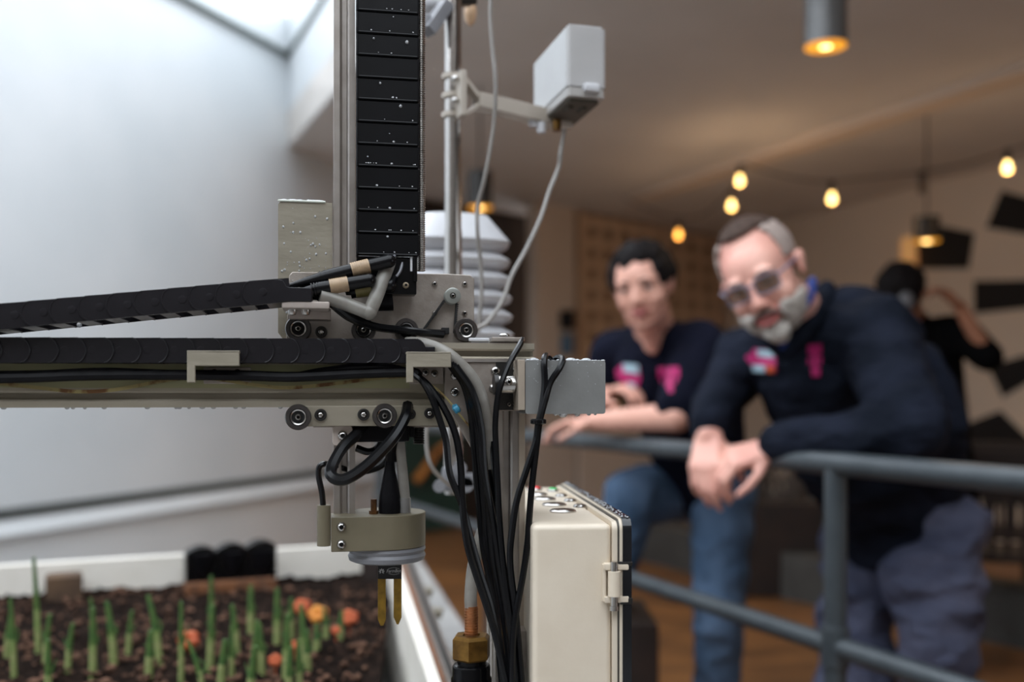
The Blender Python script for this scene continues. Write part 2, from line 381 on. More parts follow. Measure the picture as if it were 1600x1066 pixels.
# soil surface
bm = bmn(); nx, ny = 150, 90
V = []
for j in range(ny+1):
    y = .95+(2.66-.95)*j/ny
    xr = -.257+(.095)*((2.35-y)/1.0)*1.0-.025; row = []
    for i_ in range(nx+1):
        x = -1.75+(xr+1.75)*i_/nx
        z = ZS+.012*mnoise.noise(Vector((x*7, y*7, 0)))+.011*mnoise.noise(Vector((x*32, y*32, 3)))+.007*mnoise.noise(Vector((x*80, y*80, 9)))
        row.append(bm.verts.new((x, y, z)))
    V.append(row)
fd = (fb-fa).xy.normalized(); fn = Vector((-fd.y, fd.x))
for row in V:
    for v in row:
        s = (v.co.xy-fa.xy).dot(fn)
        if s > -.004: v.co.xy = v.co.xy-fn*(s+.004)
for j in range(ny):
    for i_ in range(nx): bm.faces.new((V[j][i_], V[j][i_+1], V[j+1][i_+1], V[j+1][i_]))
mk('soil', bm, soilm, base=(-.8, 1.8, ZS), kind='stuff', label='dark crumbly garden soil filling the raised bed', cat='soil')
bm = bmn()
for q in range(900):
    d = random.uniform(1.35, 2.35); px = random.uniform(-20, 600); X = (px-800)*d/F; r = random.uniform(.002, .009)
    if X > -.24: continue
    bmesh.ops.create_icosphere(bm, subdivisions=1, radius=r, matrix=Matrix.Translation((X, d, ZS+.006+random.uniform(-.003, .006))) @ Matrix.Diagonal((random.uniform(.7,1.5), 1, .7, 1)))
mk('bark_chips', bm, mat('bark', C(120,90,74), C(48,35,29), 30, .95, spec=.05), base=(-.8, 1.8, ZS), kind='stuff', label='pale bark crumbs scattered over the dark soil', cat='mulch', smooth=False)
# onion seedlings
def seedling(px, top, bot, lean=0, th=1.0, lab=None):
    base = PZ(px, bot, ZS+.004); d = base.y; h = (bot-top)*d/F
    t = root('onion_seedling', base-Vector((0,0,.006)), lab or 'slender green onion seedling standing in the soil', 'seedling', 'onion seedlings in the raised bed')
    r = .0062*th
    pts = [base-Vector((0,0,.012)), base+Vector((lean*.25*h, 0, h*.35)), base+Vector((lean*.6*h, 0, h*.7)), base+Vector((lean*h, 0, h))]
    bm = bmn(); tube(bm, pts[:2]+[pts[1]+(pts[2]-pts[1])*.3], lambda s: r*(1-.1*s), 7, 3); mk('stem', bm, leafp, t)
    bm = bmn(); tube(bm, [pts[1], pts[2], pts[3]], lambda s: r*.95*(1-.4*s), 7, 4); mk('leaf', bm, leafg, t)
    bm = bmn(); tube(bm, [pts[1], pts[1]+Vector((.006*random.choice((-1,1)), .004, h*.2)), pts[1]+Vector((.01*random.choice((-1,1)), .006, h*.34))], lambda s: r*.5*(1-.8*s), 6, 3); mk('leaf', bm, leafg, t)
SEED = [(22,935,1055,-.05),(60,872,1020,-.05,),(70,960,1040,.1),(105,975,1048,.12),(148,935,1000,-.1),(145,950,1055,.0),(178,940,1035,-.12),(200,955,1020,.1),
 (250,930,1035,-.18),(232,985,1060,.05),(283,940,1060,0),(330,900,1010,0),(328,945,1040,.05),(370,945,1020,-.1),(392,915,990,0),(398,970,1050,.05),(362,980,1064,0),
 (433,920,1010,0),(410,975,1055,-.05),(455,935,1000,0),(447,960,1060,.02),(475,945,1040,-.05),(480,985,1050,0),(495,975,1020,.0),(510,950,1000,-.08),(532,955,1000,.05),
 (320,1000,1090,-.3),(390,1010,1100,.1),(345,1000,1070,.1),(75,1000,1100,.0),(450,1010,1095,.05),(468,1000,1090,-.02),(10,960,1030,.1)]
ORD = ['first','second','third','fourth','fifth','sixth','seventh','eighth','ninth','tenth','eleventh','twelfth','thirteenth','fourteenth','fifteenth']
ROW = {}
for s in sorted(SEED): ROW.setdefault('back' if s[2] < 1019 else 'middle' if s[2] < 1051 else 'front', []).append(s)
def sl(s):
    for k, v in ROW.items():
        if s in v: return 'slender onion seedling, %s from the left in the %s row of seedlings' % (ORD[v.index(s)], k)
for s in SEED:
    seedling(s[0], s[1], s[2], s[3], random.uniform(.75, 1.15), 'tallest onion seedling, its tip rising above the white back board' if s[:2] == (60,872) else sl(s))
LEAF = [(295,1000,18,orange,'small orange leaf beside the seedlings at mid bed'),(430,1032,12,orange,'orange leaf on the soil nearest the camera'),(461,1008,9,orange,'round little orange leaf between two seedlings'),
        (497,960,17,yellowl,'bright yellow-orange leaf among seedlings below the tool head'),(546,965,15,orange,'orange-brown leaf lying right of the seedlings'),(472,948,15,orange,'orange leaf beside a pale flower by the seedlings'),(525,985,8,orange,'dark orange scrap of leaf on the soil')]
for px, py, s, m_, lab in LEAF:
    c = PZ(px, py, ZS+.03); s = s*c.y/F; bm = bmn()
    for a in range(5):
        an = a*1.256+px; d_ = Vector((math.cos(an), math.sin(an)*.6, math.sin(an)*.8))
        sph(bm, c+d_*s*.5, (s*.55, s*.35, s*.4), u=8, v=6)
    cyl(bm, c, Vector((c.x, c.y, ZS-.005)), .0015, seg=6)
    mk('fallen_leaf', bm, m_, label=lab, cat='leaf')
# wood block and seed tray by the back board
def by(px, off): # y on back board line
    k = (px-800)/F; t_ = (k*fa.y-fa.x)/(fd.x-k*fd.y); p = fa.xy+fd*t_; return p-fn*off
def blockat(name, px0, px1, py0, py1, off, m, label, cat, bev=.006):
    a = by(px0, off); b = by(px1, off); d = (a.y+b.y)/2; zt = CZ+(HY-py0)*d/F
    bm = bmn(); prism(bm, [tuple(a), tuple(b), tuple(b-fn*.05), tuple(a-fn*.05)], ZS-.01, zt, 'z', bev); return mk(name, bm, m, label=label, cat=cat)
blockat('wood_block', 72, 129, 893, 935, .02, mat('grey_brown_wood', C(104,80,58), C(62,46,36), 14, .8), 'squat worn wooden block standing against the white back board', 'block')
t = root('seedling_tray', (by(350,.05).x, by(350,.05).y, ZS), 'black scalloped plastic seedling tray upended on a timber', 'tray')
a = by(284, .05); b = by(421, .05); dd = a.y
def zt(py): return CZ+(HY-py)*a.y/F
pts = []
n = 30
for k in range(n+1):
    s = k/n; pts.append((s, zt(862-9*abs(math.sin(s*math.pi*3))-6*s)))
bm = bmn(); q = bmesh.new(); A = []; B = []
for s, z in [(0, zt(907)), (1, zt(907))]+[(s, z) for s, z in reversed(pts)]:
    p = a+(b-a)*s; A.append(q.verts.new((p.x, p.y, z))); p = p-fn*.045; B.append(q.verts.new((p.x, p.y, z)))
q.faces.new(A); q.faces.new(B[::-1])
for k in range(len(A)): q.faces.new((A[k], B[k], B[(k+1) % len(A)], A[(k+1) % len(A)]))
merge(bm, q); mk('tray_shell', bm, blackg, t)
for k in range(3):
    bm = bmn(); p = a+(b-a)*((k+.5)/3)-fn*.045
    lathe(bm, [(.012, zt(903)), (.022, zt(890)), (.028, zt(868)), (.03, zt(862))], Matrix.Translation((p.x, p.y+.012, 0)), 16); mk('tray_cell', bm, blackp, t)
bm = bmn(); prism(bm, [tuple(a+fd*.0), tuple(b), tuple(b-fn*.06), tuple(a-fn*.06)], ZS-.01, zt(906), 'z', .004); mk('timber_base', bm, woodm, t, label='brown timber under the tray')
# dark green painted panel leaning far behind the gantry
t = root('painted_panel', (-.7, 8.7, 0), 'dark green panel with an orange brush stroke, far behind the gantry', 'panel')
p0 = P(630, 690, 8.5); p1 = P(724, 690, 8.9)
bm = bmn(); slab(bm, p0.xy, p1.xy, .02, CZ-.3, .04, 1); mk('board', bm, mat('green_paint', C(34,62,52), C(28,48,42), 5, .7), t)
bm = bmn(); tube(bm, [P(648,752,8.56), P(665,730,8.62), P(682,706,8.68), P(702,690,8.76)], lambda s: .09*(1-.4*s), 8, 5, flat=.35); mk('brush_stroke', bm, mat('orange_paint', C(190,120,50), C(150,90,40), 8, .7), t, label='orange diagonal stroke')
# ------------------------------------------------------------------ handrail
def rl(t, z): return Vector((.682-.437*t, 2.1+t, z))
t = root('handrail', (.682, 2.1, 0), 'dark grey painted tubular steel handrail the two men lean on', 'railing')
RT = CZ-.144; RM = CZ-.529
bm = bmn(); tube(bm, [rl(-1.2, RT), rl(-.5, RT), rl(0, RT), rl(3.2, RT)], .0245, 16, smooth=False); mk('top_rail', bm, railm, t)
bm = bmn(); tube(bm, [rl(-1.2, RM), rl(3.2, RM)], .0225, 16, smooth=False); mk('middle_rail', bm, railm, t)
for q in (0, -1.15, 1.75, 3.15):
    bm = bmn(); p = rl(q, 0); cyl(bm, p, p+Vector((0,0,RT-.01)), .0235, seg=16)
    lathe(bm, [(.026, RM-.045), (.029, RM-.035), (.029, RM+.035), (.026, RM+.045)], Matrix.Translation(p), 16)
    lathe(bm, [(.055, 0), (.055, .008), (.03, .012)], Matrix.Translation(p), 16); mk('post', bm, railm, t)
# ------------------------------------------------------------------ lamps
def pendant(px, py, d, r, lab, power, ln=None):
    c = P(px, py, d); t = root('pendant_lamp', (c.x, c.y, ZC), lab, 'lamp', 'cylindrical ceiling lamps')
    bm = bmn(); lathe(bm, [(r*.9, c.z+.02), (r*.98, c.z), (r*1.02, c.z-.01), (r*1.02, c.z+.02), (r, c.z+.05), (r, ZC if ln is None else c.z+ln)], Matrix.Translation((c.x, c.y, 0)), 32); mk('lamp_tube', bm, silver if ln is None else MATS['dark_steel'], t)
    if ln:
        bm = bmn(); cyl(bm, (c.x, c.y, c.z+ln), (c.x, c.y, ZC), .006, seg=8); mk('stem', bm, MATS['dark_steel'], t)
    bm = bmn(); lathe(bm, [(r*.99, c.z-.012), (r*.8, c.z+.012), (r*.55, c.z+.028)], Matrix.Translation((c.x, c.y, 0)), 32); mk('reflector', bm, gold_in, t, label='glowing golden reflector ring')
    bm = bmn(); sph(bm, (c.x, c.y, c.z+.006), (r*.48, r*.48, r*.34), u=20, v=12); mk('bulb', bm, bulb_e, t)
    light('lamp_light', 'SPOT', (c.x, c.y, c.z-.04), power, (1, .74, .48), .05, (c.x, c.y, 0), 2.2)
pendant(1290, 68, 3.3, .068, 'nearest grey cylinder ceiling lamp with a glowing golden mouth', 10)
pendant(750, 322, 5.8, .072, 'dark cylinder ceiling lamp behind the radiation shield, amber mouth', 24, .2)
pendant(1448, 374, 6.4, .08, 'ceiling lamp in front of the black and white checker wall', 26, .14)
for x_, y_ in ((3.5, 4.6), (3.2, 2.4)):  # unseen lamps added only to brighten the room
    pendant(800+F*x_/y_, HY-F*1.1/y_, y_, .072, 'added fill lamp out of view past the right edge, %s' % ('further one' if y_ > 4 else 'nearer one'), 22, .2)
# string lights
def string(name, pts, bulbs, lab):
    t = root(name, P(*pts[0]), lab, 'lights')
    bm = bmn(); tube(bm, [P(*p) for p in pts], .006, 6, 8); mk('cord', bm, cordm, t)
    for (x, y, d, m, lt) in bulbs:
        c = P(x, y, d); bm = bmn()
        cyl(bm, c+Vector((0,0,.045)), c+Vector((0,0,.115)), .02, .016, 12); s = mk('socket', bm, cordm, t)
        bm = bmn(); lathe(bm, [(0,-.024),(.014,-.021),(.022,-.011),(.024,0),(.021,.012),(.015,.024),(.013,.042)], Matrix.Translation(c), 20); b = mk('bulb', bm, m, t)
        if lt: light('bulb_light', 'POINT', c-Vector((0,0,.07)), lt, (1, .68, .42), .04)
unlit = mat('unlit_bulb_glass', C(96,80,66), None, 20, .3)
string('string_lights', [(1700,196,5.6),(1574,236,5.7),(1508,256,5.8),(1440,268,5.9),(1300,283,6.4),(1230,276,6.6),(1160,256,6.7)],
       [(1574,264,5.7,bulb_e,2),(1440,297,5.9,unlit,0),(1300,312,6.4,bulb_e,2),(1156,284,6.7,bulb_e,2)], 'string of round warm bulbs hanging below the ceiling at right')
string('string_lights', [(1163,256,6.9),(1144,296,7.1),(1100,335,7.6),(1060,341,8.0),(1010,325,8.4),(975,308,8.8)],
       [(1143,323,7.1,bulb_e,2),(1060,368,8.0,mat('amber_bulb', (1,.44,.08,1), None, 10, .4, emit=5),2)], 'second string of bulbs running back towards the lattice wall')
# wall items far back
bm = bmn(); p = bk(885)-Vector((0,.1)); z = CZ+(HY-500)*p.y/F; box(bm, p.x-.07, p.y-.06, z-.09, p.x+.07, p.y+.0, z+.09, .01); mk('wall_speaker', bm, blackp, label='small black box mounted on the beige pillar', cat='box')
bm = bmn(); z = CZ+(HY-538)*p.y/F; box(bm, p.x-.06, p.y-.05, z-.1, p.x+.06, p.y+.0, z+.1, .01); mk('blue_notice', bm, mat('blue_card', C(70,100,124), None, 10, .6), label='blue-grey notice below the black box on the pillar', cat='notice')
bm = bmn(); c = onr(1424, 395); box(bm, c.x-.1, c.y-.12, c.z-.18, c.x-.01, c.y-.0, c.z+.12, .01); mk('wall_light', bm, mat('peach_shade', C(236,176,110), None, 10, .5, emit=.35), label='narrow peach lit wall shade beside the checker wall', cat='lamp')
# dark planter with dried grass, seen between the men
t = root('grass_planter', (1.55, 6.3, .0), 'dark brown planter with dry grey grass between the two men', 'planter')
bm = bmn(); c = P(1222, 800, 6.0); box(bm, c.x-.33, 5.9, .0, c.x+.28, 6.5, .56, .02); mk('tub', bm, dwood, t)
bm = bmn()
for q in range(110):
    x = c.x+random.uniform(-.28, .24); y = 6.2+random.uniform(-.2, .2); h = random.uniform(.12, .34); lx = random.uniform(-.14, .14)
    tube(bm, [(x, y, .54), (x+lx*.3, y, .54+h*.6), (x+lx, y-.03, .54+h)], lambda s: .009*(1-.8*s), 5, 3)
mk('dry_grass', bm, mat('dry_grass', C(112,102,94), C(64,54,48), 20, .9), t, kind='stuff')
# dark slatted chairs at the far right
def chair(x, y, rz, lab):
    fr = Matrix.Translation((x, y, 0)) @ Matrix.Rotation(rz, 4, 'Z')
    t = root('dining_chair', (0, 0, 0), lab, 'chair', 'dark slatted chairs at the far right', frame=fr)
    bm = bmn(); box(bm, -.22, -.22, .43, .22, .22, .47, .01); mk('seat', bm, dwood, t, frame=fr)
    for sx in (-1, 1):
        bm = bmn(); box(bm, sx*.2-.02, -.21, 0, sx*.2+.02, -.17, .44); mk('leg', bm, dwood, t, frame=fr)
        bm = bmn(); box(bm, sx*.2-.02, .18, 0, sx*.2+.02, .22, .92); mk('leg', bm, dwood, t, frame=fr)
    bm = bmn(); box(bm, -.22, .175, .86, .22, .215, .95, .008); mk('top_rail', bm, dwood, t, frame=fr)
    for k in range(5):
        bm = bmn(); xx = -.13+k*.065; box(bm, xx-.014, .19, .46, xx+.014, .205, .87); mk('back_slat', bm, dwood, t, frame=fr)
chair(2.36, 4.75, 2.7, 'dark slatted wooden chair nearest the right edge of view')
chair(2.62, 5.5, 2.7, 'dark slatted wooden chair further back behind the first')
chair(1.5, 7.3, 2.2, 'dark wooden chair behind the grass planter')
# ================================================================== the gantry machine
def notch(n, cell=.02):                  # one side of a slotted extrusion, from 0 to n*cell; (s, depth)
    out = [(0, 0)]
    for k in range(n):
        c = cell*(k+.5)
        out += [(c-.0045, 0), (c-.0028, .0016), (c-.0028, .0021), (c-.0056, .0021), (c-.0056, .0040), (c-.0022, .0074), (c+.0022, .0074), (c+.0056, .0040), (c+.0056, .0021), (c+.0028, .0021), (c+.0028, .0016), (c+.0045, 0)]
    return out
def slot_profile(na, nb):                # outline in (a, b), na cells by nb cells
    A, B = na*.02, nb*.02; o = []
    o += [(s, d) for s, d in notch(na)]
    o += [(A-d, s) for s, d in notch(nb)]
    o += [(A-s, B-d) for s, d in notch(na)]
    o += [(d, B-s) for s, d in notch(nb)]
    return o
def screw(bm, c, r, h=.003, seg=18):      # button head with hex recess, facing the camera
    lathe(bm, [(r, 0), (r*1.0, h*.25), (r*.82, h*.75), (r*.5, h), (r*.45, h), (r*.42, h*.35), (0, h*.35)], TW(c), seg)
def recess_shade(bm, c, r):  # paints the shade of the hex recess black on the centre faces
    for f in bm.faces:
        m = f.calc_center_median(); 
        if math.hypot(m.x-c[0], m.z-c[2]) < r*.44: f.material_index = 1
def addscrew(par, c, r, name='bolt', m=None, fr=MF, h=.003):
    bm = bmn(); screw(bm, Vector(c), r, h); recess_shade(bm, c, r); return mk(name, bm, [m or steel, socket], par, fr)
drops_rng = random.Random(3)
def drops(par, spots, m=drop_m):
    bm = bmn()
    for c, r in spots: sph(bm, c, r, u=8, v=6)
    return mk('water_drops', bm, m, par, MF, kind='stuff')
Z0 = L(660, 636, 0).z
# --- beam
gb = root('gantry_beam', (L(300, 636, 0).x, 0, Z0), 'long aluminium crossbeam running left to right through the machine', 'beam', frame=MF)
uL, uR = L(-600, 600, 0).x, L(835, 548, 0).x
bm = bmn(); pr = slot_profile(1, 3); prism(bm, [(a, Z0+b) for a, b in pr], uL, uR, 'x'); mk('extrusion', bm, alu_dirty, gb, MF)
bm = bmn(); box(bm, uL, -.0006, L(600,607,0).z, L(640, 600, 0).x, .002, L(600,571,0).z); mk('face_strip', bm, mat('yellowed_strip', C(150,146,112), C(128,126,88), 14, .5, stretch=(.2,1,1)), gb, MF, label='yellowed flat strip along the beam face')
def ribbon(name, pts, m, hw, par, lab=None):
    bm = bmn(); sp = spline([L(*p) for p in pts], 6); a = []; b = []
    for p in sp: a.append(bm.verts.new(p+Vector((0,0,hw)))); b.append(bm.verts.new(p-Vector((0,0,hw))))
    for i in range(len(a)-1): bm.faces.new((a[i], a[i+1], b[i+1], b[i]))
    r = bmesh.ops.solidify(bm, geom=bm.faces[:], thickness=.0008); return mk(name, bm, m, par, MF, label=lab)
ledm = mat('stained_led_strip', C(176,160,110), C(120,82,44), 70, .5, stretch=(1,1,1), ramp=(.5,.62))
ribbon('led_strip', [(-30,596,-.006),(60,606,-.006),(120,612,-.006),(180,609,-.006),(250,596,-.006),(292,591,-.005),(335,592,-.005),(400,602,-.006),(450,606,-.006),(520,600,-.006),(600,590,-.006),(650,588,-.008)], ledm, .0016, gb, 'stained yellow LED strip sagging along the beam')
bm = bmn(); tube(bm, [L(652,588,-.01), L(680,606,-.012), L(700,625,-.014), L(712,640,-.014), L(724,655,-.012), L(735,668,-.008)], .0022, 6, 5, flat=.5); mk('led_strip_end', bm, ledm, gb, MF)
bm = bmn(); c = L(713, 639, -.014); lathe(bm, [(.0028,-.003),(.0042,-.0022),(.0042,.0022),(.0028,.003)], Matrix.Translation(c) @ Matrix.Rotation(1.0, 4, 'Y'), 12); box(bm, c.x-.004, c.y-.003, c.z-.001, c.x-.001, c.y, c.z+.004, .0005); mk('cable_tie', bm, blueT, gb, MF, label='blue cable tie')
def hook(x0, y0, x1, ym, ybot, wst):     # beige L bracket
    t_ = 10 if x0 < 500 else 8
    bm = bmn(); w0 = -.034
    prism(bm, lp([(x0,y0),(x1,y0),(x1,ym),(x0+t_+3,ym),(x0+t_+3,ybot),(x0,ybot)], w0), w0, w0+.004, 'y', .0006)
    bx(bm, x0, y0, x1, y0+3.4, w0, -.001, .0004)
    a = L(x0+16, (ym+16), -.002)
    return mk('cable_bracket', bm, beige, gb, MF, label='beige hook-shaped cable bracket')
hook(292, 548, 374, 572, 598, 0); hook(635, 550, 705, 574, 598, 0)
for x0, x1 in ((318, 392), (640, 693)):
    bm = bmn(); bx(bm, x0, 574, x1, 600, -.003, 0, .0006); mk('clamp_plate', bm, alu_plate, gb, MF)
for x, y in ((335,583),(371,583),(665,582),(679,584)): addscrew(gb, L(x, y, -.003), .0036)
bdrops = []
for k in range(15):
    x = drops_rng.uniform(0, 440); bdrops.append((L(x, 638.6, .004)+Vector((0,0,-.0004)), (.0016+.001*drops_rng.random(), .0016, .0014)))
drops(gb, [(Vector((c.x, .004, Z0-.0002)), r) for c, r in bdrops])
# --- right end corner, column
gc = root('gantry_column', (L(798, 700, .0).x, .005, 0), 'upright aluminium column carrying the right end of the gantry beam', 'column', frame=MF)
uc0, uc1 = L(775, 800, .012).x, L(811, 800, .012).x
bm = bmn(); zt_ = L(790, 640, .01).z; pr = slot_profile(1, 3); sc = (uc1-uc0)/.02
prism(bm, [(uc0+a*sc, .012+b) for a, b in pr], .013, zt_, 'z'); mk('extrusion', bm, alu, gc, MF)
bm = bmn(); bx(bm, 811, 645, 820.5, 2400, .008, .05, .0006); mk('edge_plate', bm, mat('beige_edge_plate', C(176,162,146), None, 40, .45, metal=.2), gc, MF)
bm = bmn(); w0 = -.006
prism(bm, lp([(695,566),(812,566),(812,642),(775,642),(775,700),(740,706),(695,628)], w0), w0, w0+.005, 'y', .0006)
mk('corner_plate', bm, alu_plate, gc, MF)
bm = bmn(); prism(bm, lp([(690,566),(835,566),(835,560.5),(690,560.5)], w0), w0-.002, .018, 'y'); mk('top_strip', bm, alu, gc, MF)
for x, y, r in ((711,587,.0046),(711,613,.0046),(774,580,.0046),(771,607,.0046)): addscrew(gc, L(x, y, w0), r)
bm = bmn(); bx(bm, 769, 527, 820, 534, -.002, .02, .0008); mk('end_stop_plate', bm, alu_plate, gc, MF)
bm = bmn(); c = L(788, 525.5, .008); lathe(bm, [(.005,0),(.005,.001),(.0035,.0025),(0,.003)], TZ(c), 14); mk('bolt', bm, steel, gc, MF)
bm = bmn(); bx(bm, 733, 528, 765, 533.5, .002, .012, .001); mk('wiper', bm, whitep, gc, MF)
# motor coupling in a dark recess
bm = bmn(); bx(bm, 775, 566, 809, 641, -.0075, -.0055); mk('recess_plate', bm, darksteel, gc, MF, label='dark recess plate behind the coupling')
bm = bmn(); a = L(776, 601, -.017); b = L(803, 601, -.017); cyl(bm, a, b, .0085, seg=24); cyl(bm, b, L(812,601,-.017), .005, seg=16); mk('shaft_coupling', bm, steel, gc, MF)
bm = bmn(); a = L(773, 601, -.017); cyl(bm, a-Vector((.001,0,0)), L(778,601,-.017), .0095, seg=24); mk('coupling_collar', bm, darksteel, gc, MF)
for x, y in ((795,597),): addscrew(gc, L(x, y, -.0255), .0034)
for x, y in ((804,578),(804,632),(795,632)): addscrew(gc, L(x, y, -.0075), .0024)
# --- motor housing at right end
mh = root('motor_housing', (L(880, 645, -.02).x, 0, L(880, 645, -.02).z), 'wet grey plastic motor housing at the right end of the beam', 'motor housing', frame=MF)
bm = bmn(); w0, w1 = -.030, .03
a = L(821, 562, w0); b = L(946, 562, w0); zb = L(883, 647, w0).z; ztp = L(883, 563, w0).z
prism(bm, [(x, z) for x, z in rrect(a.x, zb, b.x, ztp, .0025)], w0, w1, 'y'); 
bmesh.ops.bevel(bm, geom=[e for e in bm.edges if all(abs(v.co.z-ztp) < 1e-5 for v in e.verts) and abs(e.verts[0].co.y-e.verts[1].co.y) < 1e-6 and abs(e.verts[0].co.y-w0) < 1e-5], offset=.003, segments=3, affect='EDGES')
mk('housing_shell', bm, greyp, mh, MF)
bm = bmn(); bx(bm, 809.5, 562, 820.5, 641, -.031, .03, .0006); mk('mounting_plate', bm, MATS['beige_edge_plate'], mh, MF)
sp = []
for k in range(70):
    x = drops_rng.uniform(824, 943); r = drops_rng.choice((.0008,.001,.0013,.0016)); p = L(x, 562.5, drops_rng.uniform(-.028,.0)); sp.append((Vector((p.x, p.y, ztp)), (r*1.4, r*1.4, r*.7)))
for x, rr in ((892,.0055),(916,.005),(834,.005),(902,.003)): p = L(x, 562, -.015); sp.append((Vector((p.x, p.y, ztp+.0005)), (rr, rr, rr*.45)))
for x, rr in ((880,.0042),(902,.003),(868,.002),(920,.002),(930,.0015),(872,.0016)): p = L(x, 648, w0+.004); sp.append((Vector((p.x, p.y, zb-.0002)), (rr, rr, rr*.8)))
for k in range(26):
    p = L(drops_rng.uniform(826, 942), 565+abs(drops_rng.gauss(0, 22)), w0); r = drops_rng.uniform(.0003, .0006); sp.append((Vector((p.x, w0, p.z)), (r, r*.6, r*1.2)))
drops(mh, sp)
# --- cross slide
cs = root('cross_slide', (L(600, 650, .03).x, .03, L(600, 665, .03).z), 'cross slide carriage: aluminium plate with grooved wheels riding the beam', 'carriage', frame=MF)
wp = .026
bm = bmn()
out = [(452,425),(552,425),(700,427.5),(741,430),(741,528),(720,560),(720,666),(500,668),(460,640),(447,530)]
prism(bm, lp([(457,425),(700,428),(735,430),(741,436),(741,526),(736,536),(736,600),(722,628),(722,662),(716,668),(490,668),(470,640),(460,600),(452,560),(447,530),(452,430)], wp), wp, wp+.004, 'y', .0006)
mk('carriage_plate', bm, alu_plate, cs, MF)
bm = bmn(); bx(bm, 472, 634, 722, 666, -.005, .0+.026, .001); mk('lower_plate', bm, alu_dirty, cs, MF)
def wheel(px, py, w, r, par=None):
    c = L(px, py, w); bm = bmn()
    lathe(bm, [(r*.62,.001),(r*.66,.0035),(r*.93,.0035),(r,.0018),(r,-.0006),(r*.93,-.0030),(r*.93,-.0045),(r,-.0065),(r*.95,-.0085),(r*.6,-.0085),(r*.6,0)], TW(c), 36, closed=True)
    wo = mk('wheel', bm, wheelm, cs, MF)
    bm = bmn(); lathe(bm, [(r*.50,.0015),(r*.50,.0022),(r*.60,.0026),(r*.60,-.006),(r*.5,-.006)], TW(c), 32, closed=True); b_ = mk('bearing', bm, steel, wo, MF)
    bm = bmn(); lathe(bm, [(0,.0004),(r*.5,.0004),(r*.5,-.005),(0,-.005)], TW(c), 24); mk('bearing_seal', bm, socket, wo, MF)
    bm = bmn(); screw(bm, c+Vector((0,-.0004,0)), r*.3, .0045); recess_shade(bm, c, r*.3); mk('axle_bolt', bm, [steel, socket], wo, MF)
    return wo
for x, y, r in ((466,514,.0119),(568,516,.0112),(635,516,.0112),(728,516,.0112)): wheel(x, y, .010, r)
wheel(466, 652, -.009, .0117); wheel(601, 650, -.009, .0113)
def nut(x, y, w, r=.0055):
    bm = bmn(); c = L(x, y, w); lathe(bm, [(r,-.001),(r,.0025),(r*.9,.003),(r*.7,.003),(r*.66,.0018),(0,.0018)], TW(c), 24); n_ = mk('eccentric_nut', bm, darksteel, cs, MF, label='dark ringed eccentric nut')
    bm = bmn(); screw(bm, c+Vector((0,-.0016,0)), r*.55, .002, 6); mk('hex_head', bm, steel, n_, MF)
nut(502, 519, .024); nut(501, 648.5, -.005); nut(568, 648, -.005); nut(641, 647, -.005, .005); nut(671, 646, -.005, .005)
for x, y in ((679,444),(726,444),(679,490),(726,490)): addscrew(cs, L(x, y, wp), .0027, 'screw')
# belt pulley and belt
c = L(705.5, 464, wp); bm = bmn(); lathe(bm, [(.0078,0),(.0078,.002),(.0058,.0025),(.0058,.008),(.0078,.0085),(.0078,.0105),(.0068,.0112),(.003,.0112),(.0026,.0095),(0,.0095)], TW(c), 32); mk('belt_pulley', bm, mat('zinc_pulley', C(150,152,146), None, 60, .4, metal=.6), cs, MF)
addscrew(cs, c+Vector((0,-.0098,0)), .0024, 'pulley_bolt')
def belt(pts, wd=.006):
    bm = bmn(); w = wp-.0085; a = [L(x, y, w) for x, y in pts]
    for p, q in zip(a, a[1:]):
        d = (q-p).normalized(); n_ = Vector((-d.z, 0, d.x)); ln = (q-p).length
        R = Matrix((d, Vector((0,1,0)), n_)).transposed(); obox(bm, (p+q)/2+Vector((0,wd/2,0)), (ln/2, wd/2, .0007), R)
        k = int(ln/.002)
        for i in range(k): obox(bm, p+d*(.001+i*.002)+Vector((0,wd/2,0))+n_*.001*(1 if q.z < p.z else -1), (.0005, wd/2, .0007), R)
    mk('belt', bm, beltm, cs, MF)
belt([(658,520),(694,469)]); belt([(714,474),(710,520)])
# chain bracket (beige-grey) for the upper chain, with bolts below
bm = bmn(); bx(bm, 440, 471, 515, 482, -.036, .0, .0012); bx(bm, 452, 482, 517, 499, -.004, .022, .0008); mk('chain_shelf', bm, mat('pinkish_plate', C(182,170,162), None, 60, .45, metal=.3), cs, MF)
for x in (457, 478):
    bm = bmn(); c = L(x, 485, -.02); lathe(bm, [(.004,0),(.004,-.003),(.003,-.006),(0,-.0065)], TZ(c+Vector((0,0,.002))), 14); mk('nut', bm, steel, cs, MF)
bm = bmn(); bx(bm, 690, 512, 702, 522, .02, .0255, .0006); mk('sensor_slot', bm, socket, cs, MF)
# --- z axis
za = root('z_axis', (L(535, 700, .035).x, .035, L(535, 800, .035).z), 'vertical z axis extrusion beside the upright black chain', 'z axis', frame=MF)
bm = bmn(); u0 = L(521.5, 200, .032).x; pr = slot_profile(1, 2)
prism(bm, [(u0+a, .032+b) for a, b in pr], L(530, 803, .032).z, 1.9, 'z'); mk('extrusion', bm, alu, za, MF)
bm = bmn(); a = L(658, 300, .03); cyl(bm, Vector((a.x,.034,L(658,424,.034).z)), Vector((a.x,.034,1.85)), .0036, seg=16)
zz = L(658,424,.034).z
while zz < 1.85:
    bm2 = None; lathe(bm, [(.0036, zz), (.0046, zz+.0006), (.0046, zz+.0010), (.0036, zz+.0016)], Matrix.Translation((a.x,.034,0)), 12); zz += .0021
mk('lead_screw', bm, steel, za, MF, label='long threaded lead screw')
bm = bmn(); a = L(655, 690, .03); cyl(bm, Vector((a.x,.034,L(655,694,.034).z)), Vector((a.x,.034,L(655,660,.034).z)), .0045, seg=16); zz = L(655,694,.034).z
